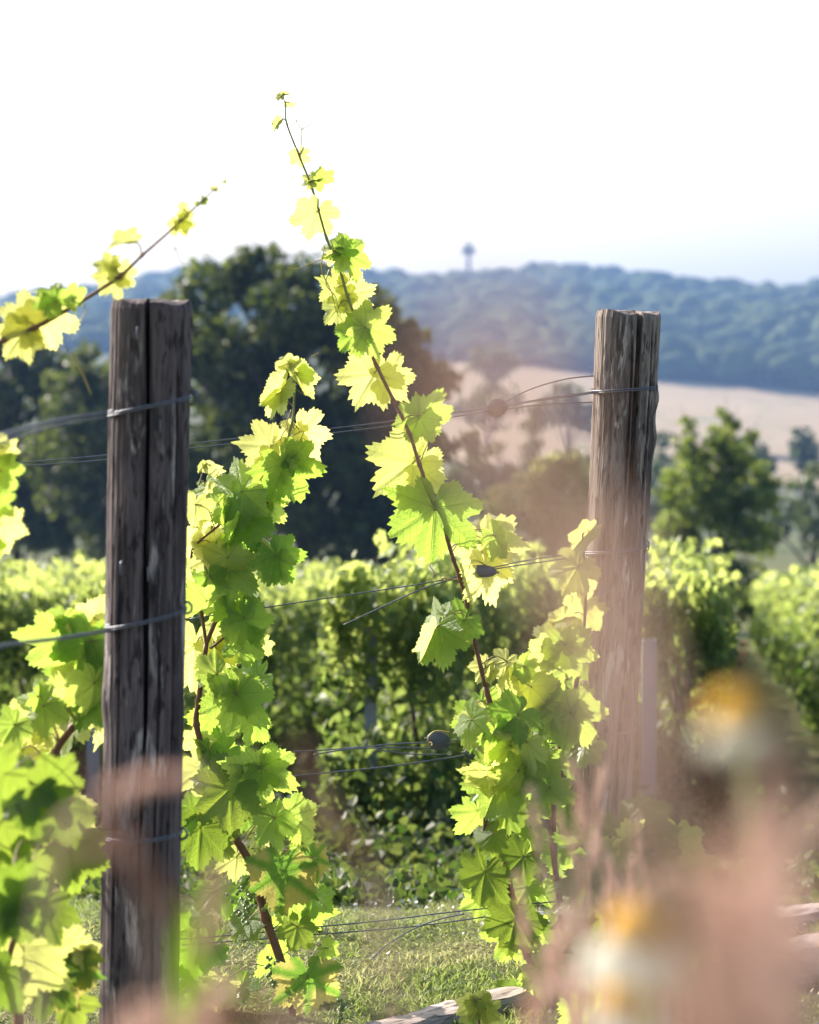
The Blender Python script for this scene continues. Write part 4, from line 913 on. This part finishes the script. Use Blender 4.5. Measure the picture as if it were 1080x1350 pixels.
L(85, 815, 82, 848, D, G[3], 20, 15); L(100, 820, 118, 838, D, Y[1], -20, 15); L(118, 845, 108, 915, D - .02, G[3], 20, 20, size=1.0); L(128, 850, 148, 885, D, G[8], -30, 15); L(58, 930, 22, 968, D - .04, G[3], 30, 22); L(50, 918, 70, 935, D - .03, G[8], -20, 15); L(20, 955, -5, 985, D - .05, G[4], 20, 15); L(125, 900, 118, 955, D - .03, G[0], -20, 12); L(95, 900, 75, 940, D + .03, Y[0], 10, 8); L(62, 960, 40, 985, D + .03, Y[2], 10, 8)
tv.fill([(68, 830), (145, 830), (148, 960), (110, 985), (60, 1010), (20, 1010), (0, 990), (45, 930)], 13, D + .08, .1, (42, 64), Y + G[:4], True)
tv.fill([(0, 1000), (60, 1000), (110, 1020), (130, 1100), (135, 1160), (60, 1180), (-30, 1200), (-60, 1050)], 6, D + .15, .1, (45, 70), H + Y[:2], True)
tv.finish()
nv = Vine('grapevine', 'strongly blurred vine leaves at the lower left edge, nearest to the viewer', groot(-50, 1800, 3.75), 6)
nv.add_cane([(-50, 1800, 3.75), (-30, 1450, 3.75), (15, 1250, 3.7), (60, 1110, 3.65), (105, 1040, 3.6)], .006, .002)
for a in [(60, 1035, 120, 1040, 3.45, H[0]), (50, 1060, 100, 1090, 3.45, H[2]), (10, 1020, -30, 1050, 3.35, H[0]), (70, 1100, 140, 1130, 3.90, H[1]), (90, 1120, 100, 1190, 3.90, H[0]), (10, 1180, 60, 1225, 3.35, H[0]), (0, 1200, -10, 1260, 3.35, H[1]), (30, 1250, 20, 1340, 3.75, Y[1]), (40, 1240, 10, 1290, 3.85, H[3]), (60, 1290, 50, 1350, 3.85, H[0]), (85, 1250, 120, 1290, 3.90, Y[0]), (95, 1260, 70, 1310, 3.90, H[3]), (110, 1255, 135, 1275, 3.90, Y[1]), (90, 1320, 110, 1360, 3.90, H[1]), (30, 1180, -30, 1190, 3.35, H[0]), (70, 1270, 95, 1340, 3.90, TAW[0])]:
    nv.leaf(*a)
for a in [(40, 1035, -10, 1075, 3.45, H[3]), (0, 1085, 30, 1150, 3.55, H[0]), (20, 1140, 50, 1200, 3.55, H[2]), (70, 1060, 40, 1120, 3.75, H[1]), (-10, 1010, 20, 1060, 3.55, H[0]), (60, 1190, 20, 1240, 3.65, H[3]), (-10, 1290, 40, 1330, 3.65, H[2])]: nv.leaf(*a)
nv.finish()

# ------------------------------------------------------------------ foreground grasses and flowers, close to the camera
def plume(pix, head, wd, label, group, seed, mat=M_dry, stem=.0010, spk=.009, cnt=46):
    """pix: tip first, then down the stem (px,py,d); head: metres of seed head; wd: its half width"""
    rng = np.random.default_rng(seed); pts = [P(*q) for q in pix]
    last = pts[-1]; g = Vector((last.x + rng.uniform(-.02, .02), last.y + .02, gz(last.x, last.y) - .02))
    sp = spline(pts, 10); sp += [last.lerp(g, (k / 6) ** 1.5) for k in range(1, 7)]; t = empty('grass_plume', g); tag(t, label, 'dry grass', group)
    m = MB(); n = len(sp); m.tube([p - g for p in sp], [stem * (.35 + .65 * min(1, i / 12)) for i in range(n)], 6); m.build('stem', M_drystem, t)
    A = np.array([p - g for p in sp]); seg = np.r_[0, np.cumsum(np.linalg.norm(np.diff(A, axis=0), axis=1))]
    u = rng.random(cnt) ** .85 * head; C = np.stack([np.interp(u, seg, A[:, k]) for k in range(3)], 1)
    tg = np.stack([np.interp(np.maximum(u - .01, 0), seg, A[:, k]) - np.interp(u + .01, seg, A[:, k]) for k in range(3)], 1); tg /= np.linalg.norm(tg, axis=1, keepdims=True)
    sd_ = rng.normal(size=(cnt, 3)); sd_ -= tg * (sd_ * tg).sum(1, keepdims=True); sd_ /= np.linalg.norm(sd_, axis=1, keepdims=True)
    env = np.sin(np.pi * np.clip(u / head, .04, .97)) ** .6 * (1 - .35 * (1 - u / head))
    off = rng.random((cnt, 1)) * env[:, None] * wd
    D_ = tg * .85 + sd_ * .5; D_ /= np.linalg.norm(D_, axis=1, keepdims=True); c0 = C + sd_ * off + tg * off * 1.2; side = np.cross(D_, sd_); side /= np.linalg.norm(side, axis=1, keepdims=True)
    l = spk * rng.uniform(.7, 1.4, (cnt, 1)); wdt = l * .20
    V = np.stack([c0 - D_ * l * .5, c0 + side * wdt, c0 + D_ * l * .5, c0 - side * wdt, c0 + sd_ * wdt, c0 - sd_ * wdt], 1).reshape(-1, 3)
    b = (np.arange(cnt) * 6)[:, None]; F = np.concatenate([np.array([[0, 1, 4]]) + b, np.array([[1, 2, 4]]) + b, np.array([[2, 3, 4]]) + b, np.array([[3, 0, 4]]) + b, np.array([[1, 0, 5]]) + b, np.array([[2, 1, 5]]) + b, np.array([[3, 2, 5]]) + b, np.array([[0, 3, 5]]) + b])
    link('seed_head', arr_mesh('seed_head', V, [F], mat, False, np.repeat(rng.random(cnt), 6)), t)
    return t
rs = random.Random(9)
g1 = 'dry grass plumes massed at the lower right'
for i in range(34):
    d = rs.uniform(.36, .62); x = rs.gauss(990, 46); top = (985 if i % 5 else 890) + abs(x - 985) * 1.2 + rs.uniform(0, 260); ln = rs.uniform(-70, 70)
    plume([(x + ln, top, d), (x + ln * .55, top + 130, d), (x + ln * .15, top + 300, d), (990 + rs.uniform(-40, 40), top + 620, d)], rs.uniform(.05, .08), rs.uniform(.003, .007), 'strongly blurred tan plume in the grass mass at the lower right', g1, 300 + i, M_dry if rs.random() < .7 else M_drydk)
for i in range(20):
    d = rs.uniform(1.05, 1.5); x = rs.uniform(700, 1090); top = rs.uniform(1190, 1330)
    plume([(x + rs.uniform(-60, 60), top, d), (x + rs.uniform(-15, 15), top + 110, d), (x, top + 260, d), (x, 1640, d)], rs.uniform(.06, .10), rs.uniform(.003, .006), 'strongly blurred tan plume low along the bottom right edge', 'dry grass plumes along the bottom right', 400 + i, M_dry)
g2 = 'dry grass plumes before the pale post'
for i, q in enumerate([[(590, 370, .21), (640, 520, .22), (730, 800, .23), (850, 1300, .24)], [(660, 430, .25), (705, 600, .26), (770, 830, .27), (860, 1300, .28)], [(690, 560, .30), (760, 760, .31), (830, 1000, .32), (900, 1500, .33)], [(775, 660, .32), (800, 850, .33), (850, 1100, .34), (900, 1560, .34)], [(820, 800, .36), (830, 950, .36), (880, 1200, .36), (930, 1600, .36)], [(800, 720, .34), (810, 870, .34), (860, 1150, .34), (910, 1600, .34)]]):
    plume(q, .026 + .02 * (i > 1), .0045, 'faint blurred veil of a grass plume close to the lens before the pale post', g2, 500 + i, M_dry, .00045, .007, 14 + 8 * (i > 1))
for i in range(13):
    d = rs.uniform(1.5, 2.4); x = rs.uniform(695, 850); top = rs.uniform(1060, 1270); ln = rs.uniform(-45, 30)
    plume([(x + ln, top, d), (x + ln * .4, top + 60, d), (x + 10, top + 160, d), (765 + rs.uniform(-40, 60), 1560, d)], rs.uniform(.05, .09), rs.uniform(.002, .0045), 'thin dry grass stalk in the tangle before the foot of the pale post', 'dry grass stalks before the pale post foot', 700 + i, M_dry if i % 3 else M_drypale, .0014, .010, 60)
g3 = 'dry grass plumes at the lower left'
for i in range(15):
    d = rs.uniform(.8, 1.3); x = rs.uniform(150, 370); top = 1255 + abs(x - 250) * .25 + rs.uniform(0, 60)
    plume([(x + rs.uniform(0, 90), top, d), (x, top + 60, d), (x - 30, top + 150, d), (x - 40, 1600, d)], rs.uniform(.05, .09), rs.uniform(.004, .009), 'blurred tan plume at the foot of the dark post', g3, 560 + i, M_dry if i % 3 else M_drydk)
singles = [
    ([(262, 1025, .95), (190, 1035, .95), (130, 1062, .95), (60, 1150, .95), (40, 1560, .95)], .060, .004, 'blurred tan plume bending across the front of the dark post', M_dry),
    ([(235, 1205, .9), (180, 1150, .9), (120, 1120, .9), (60, 1180, .9), (10, 1560, .9)], .06, .005, 'blurred brown plume arching at the lower left', M_drydk),
    ([(115, 1020, .9), (140, 1090, .9), (190, 1180, .9), (215, 1560, .9)], .055, .005, 'blurred tan plume left of the dark post, leaning right', M_drydk),
    ([(395, 985, 1.0), (425, 1040, 1.0), (455, 1100, 1.0), (492, 1180, 1.0), (520, 1560, 1.0)], .055, .004, 'blurred brown plume slanting across the dark gap between the vines', M_drydk),
    ([(420, 1075, 1.0), (455, 1105, 1.0), (490, 1150, 1.0), (530, 1300, 1.0), (540, 1600, 1.0)], .035, .0055, 'blurred brown plume, lower one of the slanting two in the dark gap', M_drydk),
    ([(290, 1140, 1.1), (284, 1175, 1.1), (275, 1230, 1.1), (262, 1300, 1.1), (250, 1600, 1.1)], .052, .0070, 'pale blurred grass ear standing upright right of the dark post', M_drypale),
    ([(700, 1040, 1.9), (715, 1085, 1.9), (735, 1140, 1.9), (755, 1230, 1.9), (770, 1500, 1.9)], .09, .0035, 'slanting dry grass head before the leaves of the right vine', M_drypale),
    ([(712, 1150, 1.8), (728, 1180, 1.8), (742, 1230, 1.8), (755, 1500, 1.8)], .045, .004, 'pale dry grass head low before the right vine', M_drypale),
    ([(748, 1000, 2.0), (765, 1045, 2.0), (762, 1100, 2.0), (756, 1180, 2.0), (760, 1500, 2.0)], .08, .003, 'thin dry grass head rising before the foot of the pale post', M_dry),
    ([(795, 1010, 2.0), (790, 1040, 2.0), (775, 1090, 2.0), (770, 1200, 2.0), (768, 1500, 2.0)], .07, .0035, 'curled dry grass head touching the foot of the pale post', M_dry),
    ([(735, 1065, 2.0), (748, 1110, 2.0), (760, 1160, 2.0), (768, 1500, 2.0)], .08, .0035, 'dry grass head among the tangle left of the post foot', M_dry),
    ([(715, 1270, 1.6), (730, 1240, 1.6), (752, 1290, 1.6), (770, 1500, 1.6)], .07, .0035, 'drooping dry grass head low before the right vine', M_dry),
    ([(1110, 1060, .85), (1060, 1100, .85), (1010, 1170, .85), (985, 1300, .85), (970, 1600, .85)], .09, .004, 'blurred tan plume arching in from the right edge', M_dry),
    ([(1100, 1095, .9), (1050, 1120, .9), (1005, 1190, .9), (980, 1320, .9), (965, 1600, .9)], .08, .004, 'second blurred tan plume arching in from the right edge, slightly lower', M_drypale),
    ([(1120, 1250, .8), (1060, 1280, .8), (1010, 1320, .8), (960, 1500, .8)], .08, .005, 'blurred tan plume bending over the pale timber edging', M_dry),
    ([(925, 1160, .95), (880, 1165, .95), (830, 1190, .95), (790, 1300, .95), (780, 1600, .95)], .055, .005, 'blurred tan plume lying across the low vine leaves', M_dry),
    ([(755, 1290, 1.2), (730, 1310, 1.2), (700, 1340, 1.2), (690, 1600, 1.2)], .06, .006, 'blurred tan plume at the bottom edge near the small vine sprout', M_dry),
]
for i, (q, hd, wd, lab, mt) in enumerate(singles): plume(q, hd, wd, lab, 'single dry grass heads in the foreground', 620 + i, mt, .0014, .010, int(26 + 330 * hd))
# green blade by the pale ear
m = MB(); a = [P(264, 1262, 1.0), P(260, 1290, 1.0), P(254, 1330, 1.0), P(240, 1500, 1.0)]; gq = Vector((a[-1].x, 1.0, 0)); a.append(gq); sp = spline(a, 8)
for i, p in enumerate(sp):
    k = math.sin(math.pi * min(1, (i + 1) / 30)) * .0028 + .0008
    m.v += [tuple(p - gq + Vector((-k, 0, 0))), tuple(p - gq + Vector((0, k * .5, 0))), tuple(p - gq + Vector((k, 0, 0)))]
m.q = [(i * 3 + j, i * 3 + j + 1, i * 3 + j + 4, i * 3 + j + 3) for i in range(len(sp) - 1) for j in range(2)]
M_blade = cloud_material('fresh_blade', (.10, .20, .02), (.16, .28, .03), (.30, .46, .04), (.42, .55, .08), .4)
tag(m.build('fresh_grass', M_blade, None, True, gq), 'bright green blurred grass blade beside the pale grass ear', 'grass')
def daisy(px, py, d, dome_px, pet_px, label, seed, tilt=0):
    rng = random.Random(seed); s = d / FPX; c = P(px, py, d); g = Vector((c.x + .02, d + .02, gz(c.x, d)))
    t = empty('daisy', g); tag(t, label, 'flower', 'daisies in the foreground'); c0 = c - g; r = dome_px * s / 2
    Mt = Matrix.Rotation(R(tilt), 3, 'Y')
    m = MB(); m.ell(c0, (r, r, r * .8), 22, 12, Mt, .05, rng); m.build('flower_disc', M_disc, t)
    m = MB(); n = 19; Lp = pet_px * s
    for k in range(n):
        a = 2 * math.pi * k / n + rng.uniform(-.06, .06); u = Vector((math.cos(a), math.sin(a), 0)); v = Vector((-u.y, u.x, 0)); b = len(m.v)
        for j in range(6):
            f = j / 5; wd = Lp * .17 * (.55 + .9 * f - .9 * max(0, f - .7) * 2.2); p = u * (r * .85 + Lp * .55 * math.sin(f * 1.4)) + Vector((0, 0, -r * .3 - Lp * .85 * f ** 1.4))
            for sg in (-1, 0, 1): m.v.append(tuple(c0 + Mt @ (p + v * wd * sg + Vector((0, 0, -.08 * wd * abs(sg))))))
        m.q += [(b + j * 3 + i, b + j * 3 + i + 1, b + j * 3 + i + 4, b + j * 3 + i + 3) for j in range(5) for i in range(2)]
    m.build('petals', M_petal, t)
    m = MB(); m.tube(spline([c0 - Vector((0, 0, r * .4)), c0 * .6 + Vector((.01, 0, .1)), Vector((0, 0, 0))], 8), .0014, 6); m.build('stem', M_greenstem, t)
daisy(970, 940, .74, 72, 38, 'blurred daisy with yellow dome high in the tan grass mass at right', 1, -8)
daisy(838, 1226, .90, 84, 62, 'blurred daisy with drooping white petals, upper of the two by the bottom edge', 2, 4)
daisy(826, 1318, 1.06, 74, 40, 'blurred yellow domed daisy under the white petalled one at the bottom edge', 3, 0)

# ------------------------------------------------------------------ haze: the air between here and the hill
hx0, hx1, hy0, hy1, hz0, hz1 = -1500, 1500, -60, 2600, -45, 90
m = MB(); m.add([(x, y, z) for x in (hx0, hx1) for y in (hy0, hy1) for z in (hz0, hz1)], [(0, 1, 3, 2), (4, 6, 7, 5), (0, 4, 5, 1), (2, 3, 7, 6), (0, 2, 6, 4), (1, 5, 7, 3)])
mh = bpy.data.materials.new('haze'); mh.use_nodes = True; nt = mh.node_tree; nt.nodes.clear(); ou = nt.nodes.new('ShaderNodeOutputMaterial'); pv = nt.nodes.new('ShaderNodeVolumePrincipled')
pv.inputs['Color'].default_value = (.30, .52, 1.0, 1); pv.inputs['Density'].default_value = .00023; pv.inputs['Anisotropy'].default_value = .2
nt.links.new(pv.outputs[0], ou.inputs['Volume'])
tag(m.build('haze', mh, None, False), 'pale blue air between the vineyard and the hills', 'haze', None, 'stuff')
